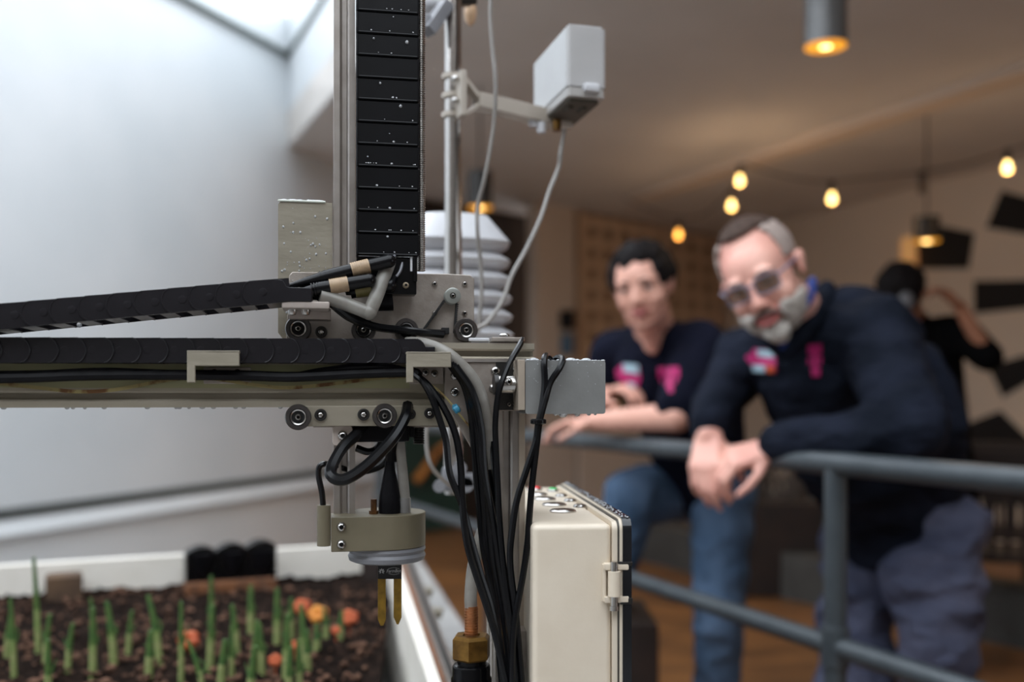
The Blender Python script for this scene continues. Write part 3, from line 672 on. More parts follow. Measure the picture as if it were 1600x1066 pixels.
while zz < L(655,664,.034).z:
    lathe(bm, [(.0045, zz), (.0058, zz+.0006), (.0058, zz+.0010), (.0045, zz+.0018)], Matrix.Translation((a.x,.034,0)), 12); zz += .0024
mk('lead_screw', bm, darksteel, za, MF, label='dark lower end of the lead screw')
bm = bmn(); prism(bm, [(x, z) for x, z in rrect(L(519.5,681,.0).x, L(535,697,.0).z, L(551.5,681,.0).x, L(535,665.5,.0).z, .003)], .003, .03, 'y'); bmesh.ops.bevel(bm, geom=[e for e in bm.edges if all(abs(v.co.y-.003)<1e-6 for v in e.verts)], offset=.0006, segments=1, affect='EDGES'); mk('square_bracket', bm, mat('pale_plate', C(204,190,180), None, 60, .4, metal=.3), za, MF)
addscrew(za, L(535.5, 681, .002), .0046)
bm = bmn(); bx(bm, 552, 664, 640, 691, .012, .05, .002); bx(bm, 640, 668, 648, 684, .02, .045, .001); mk('motor_block', bm, blackp, za, MF, label='black motor block under the carriage')
# --- beige motor cover
mc = root('motor_cover', (L(478, 520, .04).x, .05, L(478, 530, .04).z), 'tall rain-spotted beige cover left of the z axis', 'motor cover', frame=MF)
bm = bmn(); a = L(434.5, 313, .040); b = L(519, 313, .040); z1_ = L(478, 314, .040).z; zb_ = L(478, 527, .040).z
prism(bm, [(a.x, zb_+.004), (a.x+.003, zb_), (b.x, zb_), (b.x, z1_-.001), (b.x-.006, z1_-.001), (b.x-.009, z1_), (a.x+.0035, z1_), (a.x, z1_-.004)], .040, .09, 'y'); mk('cover_shell', bm, beige, mc, MF)
bm = bmn(); bx(bm, 434, 312.5, 509, 316, .0385, .041, .0009); mk('cover_lip', bm, mat('pale_lip', C(216,220,208), None, 30, .4), mc, MF, label='pale rounded top lip')
sp = []
for k in range(120):
    x = drops_rng.uniform(440, 517); y = 320+200*drops_rng.random()**.6; r = drops_rng.choice((.0003,.0004,.0005,.0009,.0011)); p = L(x, y, .04); sp.append((Vector((p.x, .0398, p.z)), (r, r*.6, r*1.25)))
for k in range(26):
    p = L(drops_rng.uniform(438, 507), 313, .045); r = drops_rng.uniform(.0007,.0014); sp.append((Vector((p.x, .0425, L(478,312.5,.04).z)), (r*1.5, r, r*.7)))
drops(mc, sp)
sp = []
for k in range(60):
    p = L(drops_rng.uniform(454, 735), 428+95*drops_rng.random()**1.5, wp); r = drops_rng.uniform(.0002, .0005); sp.append((Vector((p.x, wp-.0001, p.z)), (r, r*.6, r*1.2)))
drops(cs, sp)
# --- drag chains
def chain_link_mesh(pitch, h, depth, flip=1):
    """side plates with one proud rounded end, pin boss and cross bars; local x along the chain"""
    bm = bmn()
    for side in (0, 1):
        y = 0 if side == 0 else depth
        s = -1 if side == 0 else 1
        q = bmesh.new(); R = h/2; pts = []
        for i in range(11):
            a = math.radians(-90+180*i/10); pts.append((pitch*.5+.30*h+(R*.78)*math.cos(a)*1.0-.5*R*.2, R*math.sin(a)))
        pts += [(-pitch*.5-.004, R*.97), (-pitch*.5-.004, -R*.97)]
        A = []; B = []
        for x, z in pts:
            k = (x+pitch*.5)/(pitch+.3*h); off = .0002+.0019*max(0, min(1, k))
            A.append(q.verts.new((x*flip, y+s*off, z))); B.append(q.verts.new((x*flip, y-s*.0015, z)))
        q.faces.new(A); q.faces.new(B[::-1])
        for i in range(len(A)): q.faces.new((A[i], B[i], B[(i+1) % len(A)], A[(i+1) % len(A)]))
        bmesh.ops.recalc_face_normals(q, faces=q.faces); merge(bm, q)
        M = Matrix.Translation((pitch*.36*flip, y+s*.0010, 0)) @ Matrix.Rotation(math.pi/2*(-s), 4, 'X')
        lathe(bm, [(h*.17, 0), (h*.16, -s*s*0+.0004*1), (h*.1, .0006), (0, .0003)], Matrix.Translation((pitch*.36*flip, y+s*.0012, 0)) @ Matrix.Rotation(math.pi/2 if side == 0 else -math.pi/2, 4, 'X'), 14)
    for s_ in (-1, 1):
        y_ = -.0019 if s_ < 0 else depth+.0019; arc = []
        for i in range(9):
            a = math.radians(-84+168*i/8); arc.append(((pitch*.5+.30*h+(h*.39)*math.cos(a)-.05*h)*flip, y_, h*.49*math.sin(a)))
        tube(bm, arc, .0007, 5, 1)
    box(bm, -.006, 0, -h*.5+.0003, .006, depth, -h*.5+.0018); box(bm, -.006, 0, h*.5-.0018, .006, depth, h*.5-.0003)
    return bm
def chain(name, p0, p1, n_out, pitch, h, w, depth, flip, lab, dend):
    """links laid from p0 (left, px) to p1 (right, px) at depth w in the machine frame"""
    a = L(p0[0], p0[1], w); b = L(p1[0], p1[1], w); d = (b-a); ln = d.length; d.normalize()
    n = int(ln/pitch)+1
    t = root(name, (b.x, w, b.z), lab, 'cable carrier', frame=MF)
    bm = chain_link_mesh(pitch, h, depth, flip)
    ang = math.atan2(d.z, d.x); src = None
    for k in range(n):
        c = b-d*pitch*(k+.5)
        if src is None:
            src = mk('chain_link', bm, chainm, t, IDM, angle=30)
            me = src.data; me.transform(ROOTM[t.name])         # back to raw local coordinates
            # mesh now equals raw link coordinates
            o = src
        else:
            o = src.copy(); COL.objects.link(o); o.parent = t
        o.matrix_local = Matrix.Translation(c-b) @ Matrix.Rotation(-ang, 4, 'Y')
    return t
lc = chain('cable_chain', (-520, 546), (640, 548.5), 0, .0223, .0218, -.021, .019, 1, 'lower black cable chain lying straight along the top of the beam', 0)
bm = bmn(); bx(bm, 628, 541.5, 680, 552, -.0215, -.014, .001); mk('end_link', bm, chainm, lc, MF)
uc = chain('cable_chain', (-330, 525.5), (446, 453.5), 0, .0224, .0212, -.036, .048, -1, 'upper black cable chain slanting down to the left above the beam', 0)
bm = bmn(); w0 = -.036
prism(bm, lp([(420,452),(424,441),(433,436),(442,438),(448,448),(452,449),(487,450),(487,471),(432,471),(422,463)], w0-.001), w0-.001, w0+.002, 'y', .0004); bx(bm, 446, 449, 488, 471, w0, w0+.04, .0015); mk('end_link', bm, chainm, uc, MF)
bm = bmn(); sph(bm, L(124, 508, -.01), (.0022,.0022,.0024), u=12, v=8); mk('water_drop', bm, drop_m, uc, MF)
# vertical chain seen face on
vc = root('cable_chain', (L(606, 400, .005).x, .005, L(606, 460, .0).z), 'upright black cable chain with broad ribs beside the z axis', 'cable carrier', frame=MF)
zt0 = L(606, 400, 0).z; pitch = .0204; ua, ub = L(560, 300, 0).x, L(652, 300, 0).x
bm = bmn(); q = bmesh.new()
# slat: slightly bowed plate whose lower edge overlaps the next one
pr = [(.0, 0), (-.0016, .0015), (-.0010, pitch-.001), (.0004, pitch+.0006), (.004, pitch+.0006), (.004, 0)]
prism(bm, pr, ua, ub, 'x'); tube(bm, [(ua+.0004, -.0013, .0012), (ub-.0004, -.0013, .0012)], .0010, 8, 1, smooth=False); src = None
for k in range(26):
    if src is None:
        bmesh.ops.transform(bm, matrix=Matrix.Translation((0, 0, zt0)), verts=bm.verts); src = mk('slat', bm, mat('wet_black_slat', C(9,9,12), C(6,6,8), 30, .32, bump=.06, bscale=60, spec=.2), vc, MF, angle=20)
    else:
        o = src.copy(); COL.objects.link(o); o.parent = vc; o.location = (0, 0, k*pitch)
for ux in (L(557, 300, 0).x, L(655, 300, 0).x-.0022):
    src = None
    for k in range(26):
        if src is None:
            bm = bmn(); box(bm, ux, -.0006, zt0+.0006, ux+.0022, .021, zt0+pitch-.0002, .0006, 1); src = mk('side_link', bm, blackp, vc, MF)
        else:
            o = src.copy(); COL.objects.link(o); o.parent = vc; o.location = (0, 0, k*pitch)
bm = bmn(); bx(bm, 557, 401, 652, 405, .004, .02, .0005); bx(bm, 602, 404, 651, 460, .002, .022, .0012); bx(bm, 557, 404, 562, 446, .004, .02, .0005); bx(bm, 562, 404, 602, 440, .018, .023, .0005); bx(bm, 646, 400, 652, 440, -.001, .02, .0006); mk('end_bracket', bm, blackg, vc, MF)
bm = bmn(); bx(bm, 641, 401, 644.5, 424, .0006, .002, .0003); mk('pale_pin', bm, whitep, vc, MF, label='pale pin in the black bracket')
addscrew(vc, L(634, 446, .002), .0029, m=mat('pale_bolt', C(176,160,136), None, 60, .4))
for x, y in ((570,395),(585,389),(626,392)): pass
sp = []
for k in range(46):
    i_ = drops_rng.randrange(12); r = drops_rng.choice((.0004,.0004,.0005,.0006,.0009)); x = drops_rng.uniform(563, 650); z = zt0+i_*pitch+drops_rng.choice((.001,.001,.001,.001,.001,.001,drops_rng.random()*pitch)); sp.append((Vector((L(x,300,0).x, -.0022, z+.0022)), (r*1.3, r*.8, r)))
for x, y, r in ((636,66,.0017),(584,60,.001),(626,166,.0015),(594,130,.0011)): p = L(x, y, -.002); sp.append((p, (r, r, r)))
drops(vc, sp)
# --- tool head with soil probe
th = root('tool_head', (L(600, 880, .02).x, .02, L(600, 885, .02).z), 'khaki and grey tool head holding a two-pronged soil probe', 'tool head', frame=MF)
cw = .042; cu = L(603, 830, cw).x; R0_ = L(664.5, 830, cw).x-cu
zt1, zb1 = L(590, 807, cw).z, L(590, 862, cw-.02).z
bm = bmn(); q = bmesh.new()
pts = []
for i in range(41):
    a = math.radians(-100+215*i/40); pts.append((cu+R0_*math.cos(a), cw+R0_*math.sin(a)))
fu = L(517.5, 830, cw-R0_).x; fw = cw-R0_
pts = [(cu+R0_*math.cos(math.radians(-90+i*7.5)), cw+R0_*math.sin(math.radians(-90+i*7.5))) for i in range(31)]
pts += [(cu-R0_*.8, cw+R0_*.45), (fu+.02, cw-.004), (fu, cw-.004), (fu, fw)]
prism(bm, pts, L(560,862,fw).z, L(560,808,fw).z, 'z', .0006); mk('tool_mount', bm, beige_dk, th, MF)
for y in (823.5, 850.5): addscrew(th, L(533.5, y, fw), .0045, h=.0035)
bm = bmn(); zt2 = L(609, 862, fw).z+.0005
lathe(bm, [(R0_*.9,zt2+.001),(R0_*.96,zt2),(R0_*.98,zt2-.003),(R0_*.94,zt2-.006),(R0_*.98,zt2-.009),(R0_*.95,zt2-.013),(R0_*.86,zt2-.0145)], Matrix.Translation((cu+.001, cw, 0)), 48); mk('lower_disc', bm, lightgrey, th, MF, label='light grey grooved disc')
zt3 = zt2-.0145; wq = cw-.012
# probe board
def q_(x, y): p = L(x, y, wq); return (p.x, p.z)
bm = bmn(); prism(bm, [q_(590.5,880), q_(627.5,880), q_(627.5,905), q_(590.5,905)], wq, wq+.0016, 'y'); pb = mk('probe_board', bm, mat('black_solder_mask', C(16,16,18), None, 30, .4), th, MF, label='black circuit board at the top of the probe')
bm = bmn(); prism(bm, [q_(590.5,905), q_(602.8,905), q_(602.8,968), q_(599,978), q_(594.5,978), q_(590.5,968)], wq, wq+.0016, 'y'); mk('probe_prong', bm, gold, th, MF)
bm = bmn(); prism(bm, [q_(615.2,905), q_(627.5,905), q_(627.5,965), q_(622.8,976), q_(620,976), q_(615.2,965)], wq, wq+.0016, 'y'); mk('probe_prong', bm, gold, th, MF)
whitei = mat('white_print', C(205,205,205), None, 30, .6)
def text(body, c, size, parent, frame, m, name='lettering', shear=0, sx=1):
    cu_ = bpy.data.curves.new('t', 'FONT'); cu_.body = body; cu_.size = size; cu_.align_x = 'CENTER'; cu_.align_y = 'CENTER'; cu_.shear = shear; cu_.extrude = .00005
    to = bpy.data.objects.new('t', cu_); COL.objects.link(to); bpy.context.view_layer.update()
    me = bpy.data.meshes.new_from_object(to); bpy.data.objects.remove(to)
    bm = bmn(); bm.from_mesh(me); bmesh.ops.transform(bm, matrix=Matrix.Translation(c) @ Matrix.Rotation(math.pi/2, 4, 'X') @ Matrix.Diagonal((sx,1,1,1)), verts=bm.verts)
    return mk(name, bm, m, parent, frame, smooth=False)
text('FarmBot', L(615, 892.5, wq-.0002), .0046, pb, MF, whitei, shear=.2, sx=.85)
bm = bmn()
for y, x0, x1 in ((887.2, 607, 624), (898, 607, 624)): tube(bm, [L(x0, y+1.6*(1 if y < 890 else -1), wq-.0002), L((x0+x1)/2, y, wq-.0002), L(x1, y+1.6*(1 if y < 890 else -1), wq-.0002)], .00016, 5, 4)
mk('logo_arc', bm, whitei, pb, MF)
bm = bmn(); c = L(596.3, 893, wq-.0002)
for k in range(8):
    if k == 6: continue
    a = k*math.pi/4; d_ = Vector((math.cos(a), 0, math.sin(a))); R_ = Matrix((d_, Vector((0,1,0)), Vector((-d_.z,0,d_.x)))).transposed(); obox(bm, c+d_*.0019, (.0007,.0001,.0004), R_)
ring = []
for k in range(13):
    a = math.radians(-60+300*k/12); ring.append(c+Vector((math.cos(a), 0, math.sin(a)))*.0012)
tube(bm, ring, .0004, 5, 2); mk('gear_mark', bm, whitei, pb, MF)
# fittings on the tool head
bm = bmn(); ax = L(506, 820, .0).x; w_ = .006; cyl(bm, (ax, w_, L(506,853,w_).z), (ax, w_, L(506,789.5,w_).z), .0062, seg=24); mk('side_cylinder', bm, beige_dk, th, MF)
zto = L(560,808,fw).z
bm = bmn(); p = L(584, 797, .026); cyl(bm, (p.x,p.y,zto), (p.x,p.y,L(584,780,.026).z), .0029, seg=14); cyl(bm, (p.x,p.y,zto), (p.x,p.y,zto+.003), .0045, seg=6); mk('brass_stud', bm, mat('dark_brass', C(120,82,46), C(80,54,34), 80, .4, metal=.7), th, MF, label='small corroded brass stud')
bm = bmn(); p = L(609, 790, .03)
lathe(bm, [(.0105,zto),(.0108,zto+.006),(.0100,L(609,775,.03).z),(.0078,L(609,755,.03).z),(.0052,L(609,735,.03).z),(.0044,L(609,722,.03).z),(.004,L(609,720,.03).z)], Matrix.Translation((p.x,p.y,0)), 24); mk('connector_boot', bm, blackp, th, MF, label='black bottle-shaped rubber boot')
bm = bmn(); tube(bm, [L(622,640,.03), L(624,690,.03), L(629,740,.03), L(632,775,.03), Vector((L(632,798,.03).x, .03, zto))], .0050, 14, 6); mk('clear_hose', bm, clear_t, th, MF, label='clear hose rising from the tool head')
bm = bmn(); p = L(632, 788, .03); cyl(bm, (p.x,p.y,zto), (p.x,p.y,L(632,778,.03).z), .0060, seg=18); mk('hose_ferrule', bm, mat('grey_ferrule', C(150,148,146), None, 50, .35, metal=.3), th, MF)
# --- cables (each its own thing)
def cable(name, pts, r, lab, m=rubber, cat='cable', group=None, seg=8, extra=None):
    bm = bmn(); tube(bm, [L(*p) for p in pts], r, seg, 7)
    if extra: extra(bm)
    return mk(name, bm, m, None, MF, label=lab, cat=cat, group=group)
cable('thick_cable', [(612,722,.03),(612,700,.03),(618,672,.02),(632,640,.0)], .0058, 'straight black cable from the black boot up behind the beam')
cable('thick_cable', [(637,634,-.002),(634,650,-.018),(618,680,-.03),(590,712,-.036),(560,738,-.04),(535,750,-.042),(518,744,-.04),(519,728,-.03),(535,700,-.015),(556,680,.0),(568,664,.012)], .0054, 'thick glossy black cable looping in front of the lower z axis')
cable('thin_cable', [(505,792,.006),(503,770,.004),(498,745,.002),(499,730,.0),(508,725,.004),(520,727,.03),(560,738,.045),(590,732,.045),(604,720,.04),(612,700,.04)], .0027, 'thin black cable hooking out of the small side cylinder')
cable('thin_cable', [(556,700,.04),(575,706,.04),(590,700,.04),(600,680,.03),(604,664,.02)], .0035, 'short dark cable curling behind the thick loop')
# black cables along beam
cable('beam_cable', [(-500,594,-.012),(-50,591,-.012),(40,590,-.013),(120,587,-.012),(200,586,-.012),(290,586,-.01),(380,587,-.01),(460,589,-.012),(560,584,-.013),(640,582,-.014),(655,588,-.018)], .0046, 'thick black cable lying along the face of the beam', blackp)
cable('beam_cable', [(-500,585,-.01),(-50,585,-.01),(60,584,-.011),(160,580,-.012),(260,583,-.01),(370,585,-.008)], .003, 'thinner black cable above the thick one, left half of the beam', blackp)
cable('beam_cable', [(455,589,-.006),(500,580,-.010),(560,573,-.012),(610,574,-.012),(640,581,-.014)], .003, 'black cable arching above the thick one before the right bracket', blackp)
G_ = 'black cables hanging from the right end of the beam'
cable('hanging_cable', [(646,584,-.016),(660,596,-.024),(674,620,-.03),(685,650,-.032),(697,690,-.034),(703,740,-.036),(722,790,-.038),(738,850,-.04),(752,900,-.04),(770,960,-.04),(795,1090,-.04)], .0031, 'leftmost hanging cable, swinging free left of the bundle', group=G_)
cable('hanging_cable', [(650,586,-.014),(672,606,-.022),(695,640,-.03),(712,680,-.034),(720,730,-.036),(722,780,-.038),(730,850,-.042),(748,910,-.042),(772,985,-.042),(798,1095,-.042)], .0034, 'second hanging cable from the left, crossing the first above the fitting', group=G_)
B_ = [((700,566),(722,594),(735,640),(741,700),(748,780),(756,860),(772,940),(788,1100)),
      ((704,568),(728,600),(742,650),(750,710),(757,790),(762,860),(780,950),(795,1100)),
      ((708,570),(733,604),(746,655),(756,720),(764,800),(772,880),(785,960),(803,1100)),
      ((712,572),(738,612),(752,670),(757,740),(770,810),(780,880),(794,970),(812,1100)),
      ((704,571),(727,606),(739,660),(744,740),(753,830),(767,920),(784,1000),(800,1100))]
LB = ['leftmost cable of the bundle curving down from the bracket', 'second cable of the bundle, beside the leftmost', 'middle cable of the bundle', 'rightmost cable of the bundle, next to the pale hose', 'rearmost cable of the bundle, half hidden by the others']
for k, (b_, lb) in enumerate(zip(B_, LB)):
    cable('hanging_cable', [(x, y, -.020-.004*k if k < 4 else -.014) for x, y in b_], .0033, lb, group=G_)
cable('hanging_cable', [(771,690,-.012),(774,740,-.016),(779,800,-.02),(783,870,-.026),(791,950,-.03),(806,1100,-.03)], .0034, 'short cable emerging beside the column slot and joining the bundle', group=G_)
cable('hanging_cable', [(762,735,-.01),(768,770,-.014),(780,830,-.018),(786,900,-.022),(800,980,-.03),(812,1100,-.03)], .0036, 'dark cable crossing diagonally inside the bundle', group=G_)
cable('hanging_cable', [(816,531,.0),(812,540,-.012),(797,566,-.026),(786,592,-.034),(778,620,-.036),(774,660,-.036),(775,700,-.036),(778,760,-.036),(781,820,-.036),(789,900,-.036),(803,1000,-.036),(814,1100,-.036)], .0029, 'thin glossy cable arching over the beam end past the coupling', group=G_)
def tie(bm):
    c = L(841, 659, -.044); lathe(bm, [(.0060,-.0025),(.0074,-.0015),(.0074,.0015),(.0060,.0025)], Matrix.Translation(c), 14); box(bm, c.x-.0035, c.y-.010, c.z-.002, c.x+.0005, c.y-.006, c.z+.002, .0005)
cable('hanging_cable', [(861,574,.0),(859,561,-.012),(853,556,-.026),(850,566,-.038),(851,600,-.040),(847,635,-.042),(841,662,-.044),(837,690,-.044),(824,730,-.044),(808,780,-.044),(800,830,-.044),(797,880,-.044),(806,960,-.04),(818,1100,-.04)], .0031, 'cable looped over the grey housing, left branch below the tie', group=G_, extra=tie)
cable('hanging_cable', [(862,566,.0),(872,559,-.012),(879,562,-.03),(874,576,-.039),(860,598,-.040),(852,625,-.043),(843,660,-.046),(838,700,-.044),(831,760,-.044),(827,810,-.044),(824,850,-.044),(817,900,-.044),(806,960,-.044),(801,1010,-.044),(800,1100,-.044)], .0031, 'cable looped over the grey housing, right branch in front of the enclosure', group=G_)
cable('pale_hose', [(636,536,.004),(655,537,-.004),(670,540,-.010),(692,549,-.016),(715,566,-.018),(738,592,-.018),(752,622,-.016),(760,660,-.012),(764,710,-.006),(765,760,-.002),(760,810,.0),(748,850,.0),(739,890,.0),(735.5,930,.0),(736,952,.0)], .0060, 'pale translucent water hose arching down into the brass fitting', clear_t, 'hose', seg=14)
cable('chain_cord', [(480,462,-.012),(505,465,-.016),(528,480,-.016),(552,497,-.012),(585,510,-.006),(620,515,.0),(655,519,.004),(692,523,.014)], .0036, 'glossy black cord from the upper chain across the carriage plate')
cable('chain_cord', [(485,460,-.01),(512,472,-.01),(545,497,-.006),(585,512,.0),(640,518,.008),(694,520,.018)], .0030, 'second cord running under the first across the carriage plate')
def connector(path, col0, col1, cm, lab, r=.0062, tail=None):
    t = root('cable_connector', L(*path[0]), lab, 'connector', 'round cable connectors by the upright chain', frame=MF)
    P0, P1 = L(*path[0]), L(*path[1]); d = (P1-P0)
    bm = bmn(); tube(bm, [P0, P0+d*.3, P0+d*col0], lambda s: r*(.35+.65*min(1, s*1.6)), 14, 5)
    n = 6
    for k in range(n):
        s = col0*(.5+.45*k/n); c = P0+d*s; cyl(bm, c, c+d.normalized()*.001, r*1.03, seg=14)
    mk('cable_boot', bm, rubber, t, MF)
    bm = bmn()
    k = 0; a = P0+d*col0; b = P0+d*col1; m_ = 9
    for k in range(m_): cyl(bm, a+(b-a)*(k/m_), a+(b-a)*((k+.75)/m_), r*1.12, seg=16); cyl(bm, a+(b-a)*((k+.7)/m_), a+(b-a)*((k+1)/m_), r*1.02, seg=16)
    mk('threaded_collar', bm, cm, t, MF, label='threaded tan collar' if cm is tan_c else 'threaded olive collar')
    bm = bmn(); e = [b, P1]+[L(*p) for p in path[2:]]
    tube(bm, [b, b+(P1-b)*.5, P1], r, 14, 5); sph(bm, P1, r*1.02, u=14, v=10)
    if path[2:]: tube(bm, [P1]+[L(*p) for p in path[2:]], lambda s: r*(.95-.45*s), 12, 5)
    mk('elbow_plug', bm, rubber, t, MF)
    if tail:
        bm = bmn(); tube(bm, [L(*p) for p in tail], .0014, 6, 5); mk('thin_lead', bm, mat('grey_lead', C(120,120,126), None, 30, .3), t, MF)
    return t
connector([(452,447,-.014),(608,408,-.014)], .62, .80, tan_c, 'uppermost cable connector with tan collar, pointing at the chain end', tail=[(608,408,-.008),(618,398,.0),(622,390,.008)])
connector([(468,448,-.008),(572,436,-.006),(576,424,.008)], .42, .68, olive, 'cable connector half hidden behind the lower tan one', .0056)
connector([(458,458,-.02),(577,438,-.02)], .48, .72, tan_c, 'lower cable connector with tan collar in front of the plate')
connector([(540,458,-.006),(609,446,-.008),(617,434,.0)], .22, .58, olive, 'short connector with olive collar beneath the tan ones', .006, tail=[(616,436,-.002),(625,424,.0),(629,408,.004),(629,398,.01)])
bm = bmn(); cyl(bm, L(590,472,.012), L(613,470,.012), .0085, .0095, 20); mk('cable_grommet', bm, blackp, None, MF, label='stubby black plug on the plate beneath the connectors', cat='plug')
bm = bmn(); pth = [L(500,463,-.022), L(520,468,-.020), L(548,478,-.018), L(574,488,-.018)]; tube(bm, pth, .0062, 12, 6); tube(bm, [L(576,492,-.018), L(586,468,-.016), L(598,436,-.010), L(606,415,.0), L(610,400,.01)], .0066, 12, 6); sph(bm, L(577,488,-.018), .0072, u=12, v=8)
mk('elbow_hose', bm, clear_t, None, MF, label='clear hose with a sharp elbow between the connectors and plate', cat='hose')
# --- brass hose fitting
hf = root('hose_fitting', (L(736,1066,.0).x, .0, L(736,1100,.0).z), 'brass hexagon hose fitting screwed into a black threaded pipe', 'fitting', frame=MF)
c = L(736.5, 1015, 0); za_, zb_ = L(736,992,0).z, L(736,1030,0).z
bm = bmn(); lathe(bm, [(.0165,zb_),(.0188,zb_+.002),(.0188,za_-.003),(.016,za_),(.009,za_),(.008,za_-.002)], Matrix.Translation((c.x,0,0)) @ Matrix.Rotation(.25, 4, 'Z'), 6); mk('hex_nut', bm, brass, hf, MF, smooth=False)
bm = bmn(); cyl(bm, (c.x,0,za_), (c.x,0,L(736,947,0).z), .0062, seg=18)
zz = za_
while zz < L(736,952,0).z: lathe(bm, [(.0060,zz),(.0067,zz+.002),(.0060,zz+.0022)], Matrix.Translation((c.x,0,0)), 16); zz += .0026
mk('hose_barb', bm, copper, hf, MF, label='copper barb inside the hose')
bm = bmn(); zq = zb_
lathe(bm, [(.0135,zq),(.0135,zq-.004),(.0168,zq-.005),(.0178,zq-.007),(.0178,zq-.016),(.0192,zq-.018),(.0192,zq-.05),(.0192,.013)], Matrix.Translation((c.x,0,0)), 28); mk('threaded_pipe', bm, blackg, hf, MF)
# --- control enclosure
EA = math.radians(-5.4); eo = P(898, 1066, .88); E0 = Vector((P(832,900,.88).x, .88, 0))
EF = Matrix.Translation((E0.x, E0.y, 0)) @ Matrix.Rotation(-EA*0+math.radians(5.4), 4, 'Z')
ce = root('control_box', (.04, .1, .6), 'cream electronics enclosure with steel push buttons on its top', 'control box', frame=EF)
ztop = CZ-.1145; wdt = (958-832)*.88/F; dep = .36
bm = bmn(); box(bm, 0, 0, .55, wdt, dep, ztop, .0055, 4)
mk('enclosure_body', bm, box_cream, ce, EF)
bm = bmn(); box(bm, -.014, .05, .88, .001, .12, .98, .001); mk('mounting_bracket', bm, alu_plate, ce, EF)
bm = bmn(); prism(bm, rrect(.55, -.004, ztop+.003, dep+.004, .008, 4), wdt, wdt+.006, 'x') if False else None
def vpanel(bm, x0, x1, grow, r):
    q = bmesh.new(); z0, z1, y0, y1 = .55, ztop+grow, -grow, dep+grow; pts = []
    for cy, cz, a0 in ((y0+r, z1-r, 90), (y1-r, z1-r, 0)):
        seq = [a0+90*i/5 for i in range(6)] if a0 == 90 else [a0+90-90*i/5 for i in range(6)]
        for a in ([180-90*i/5 for i in range(6)] if a0 == 90 else [90-90*i/5 for i in range(6)]):
            a = math.radians(a); pts.append((cy+r*math.cos(a), cz+r*math.sin(a)))
    pts += [(y1, z0), (y0, z0)]
    prism(bm, pts, x0, x1, 'x')
bm = bmn(); vpanel(bm, wdt, wdt+.0045, .002, .008); mk('rim', bm, box_cream, ce, EF)
bm = bmn(); vpanel(bm, wdt+.0045, wdt+.0060, .0035, .009); mk('seal', bm, mat('rim_seal', C(60,56,50), None, 30, .5), ce, EF, label='dark seal line')
bm = bmn(); vpanel(bm, wdt+.0060, wdt+.0085, .0045, .010); mk('rim_outer', bm, box_cream, ce, EF)
bm = bmn(); vpanel(bm, wdt+.0085, wdt+.0165, .006, .011); mk('lid', bm, mat('smoked_lid', C(26,27,31), C(20,21,24), 30, .12), ce, EF, label='glossy black smoked lid')
sp = bmn()
for k in range(150):
    r = random.uniform(.0005, .0013); sph(sp, (wdt+random.uniform(.009,.016), random.uniform(0, dep), ztop+.006), (r, r, r*.6), u=6, v=5)
mk('water_drops', sp, drop_m, ce, EF, kind='stuff')
# hinge
hz = CZ-(912-618)*.88/F
bm = bmn()
for dz in (.0145, -.0145): box(bm, wdt-.008, -.007, hz+dz-.003, wdt+.014, .001, hz+dz+.003, .0012)
box(bm, wdt-.009, -.004, hz-.0165, wdt-.006, .001, hz+.0165, .0006); cyl(bm, (wdt+.0005,-.0075,hz-.011), (wdt+.0005,-.0075,hz+.011), .0055, seg=20); hg = mk('hinge', bm, box_cream, ce, EF)
bm = bmn(); cyl(bm, (wdt+.0005,-.0075,hz-.022), (wdt+.0005,-.0075,hz+.0195), .0036, seg=16); cyl(bm, (wdt+.0005,-.0075,hz-.0235), (wdt+.0005,-.0075,hz-.0195), .0046, seg=16); mk('hinge_pin', bm, steel, hg, EF)
bm = bmn(); box(bm, wdt+.006, -.0068, hz-.019, wdt+.0175, -.001, hz-.013, .001); box(bm, wdt+.004, -.0068, hz+.015, wdt+.0175, -.001, hz+.019, .001); mk('hinge_leaves', bm, darksteel, hg, EF, kind='stuff')
EFi = EF.inverted()
def button(px, py, rpx, lab=None, led=None):
    p = EFi @ PZ(px, py, ztop); r = rpx*(EF @ p).y/F
    bm = bmn(); lathe(bm, [(r,0),(r,.0012),(r*.86,.0026),(r*.80,.0026),(r*.77,.0016),(r*.72,.0028),(r*.4,.0034),(0,.0036)], Matrix.Translation((p.x, p.y, ztop)), 28); b = mk('push_button', bm, steel, ce, EF, label=lab)
    if led:
        bm = bmn(); lathe(bm, [(r*.7,.0028),(r*.6,.0042),(0,.0046)], Matrix.Translation((p.x, p.y, ztop)), 20); mk('lit_cap', bm, led, b, EF)
for px, py, r in ((879.5,800,21),(866,790,19.5),(851,781,18),(840,774,16)): button(px, py, r)
for px, py, r in ((906,792.5,10.5),(891,783.5,10),(877,776,9.5)): button(px, py, r)
button(864, 768, 9, 'button with a green light', mat('green_led', C(40,170,90), None, 10, .3, emit=.6))
button(835, 766, 13, 'button with a red light', mat('red_led', C(200,30,40), None, 10, .3, emit=.6))
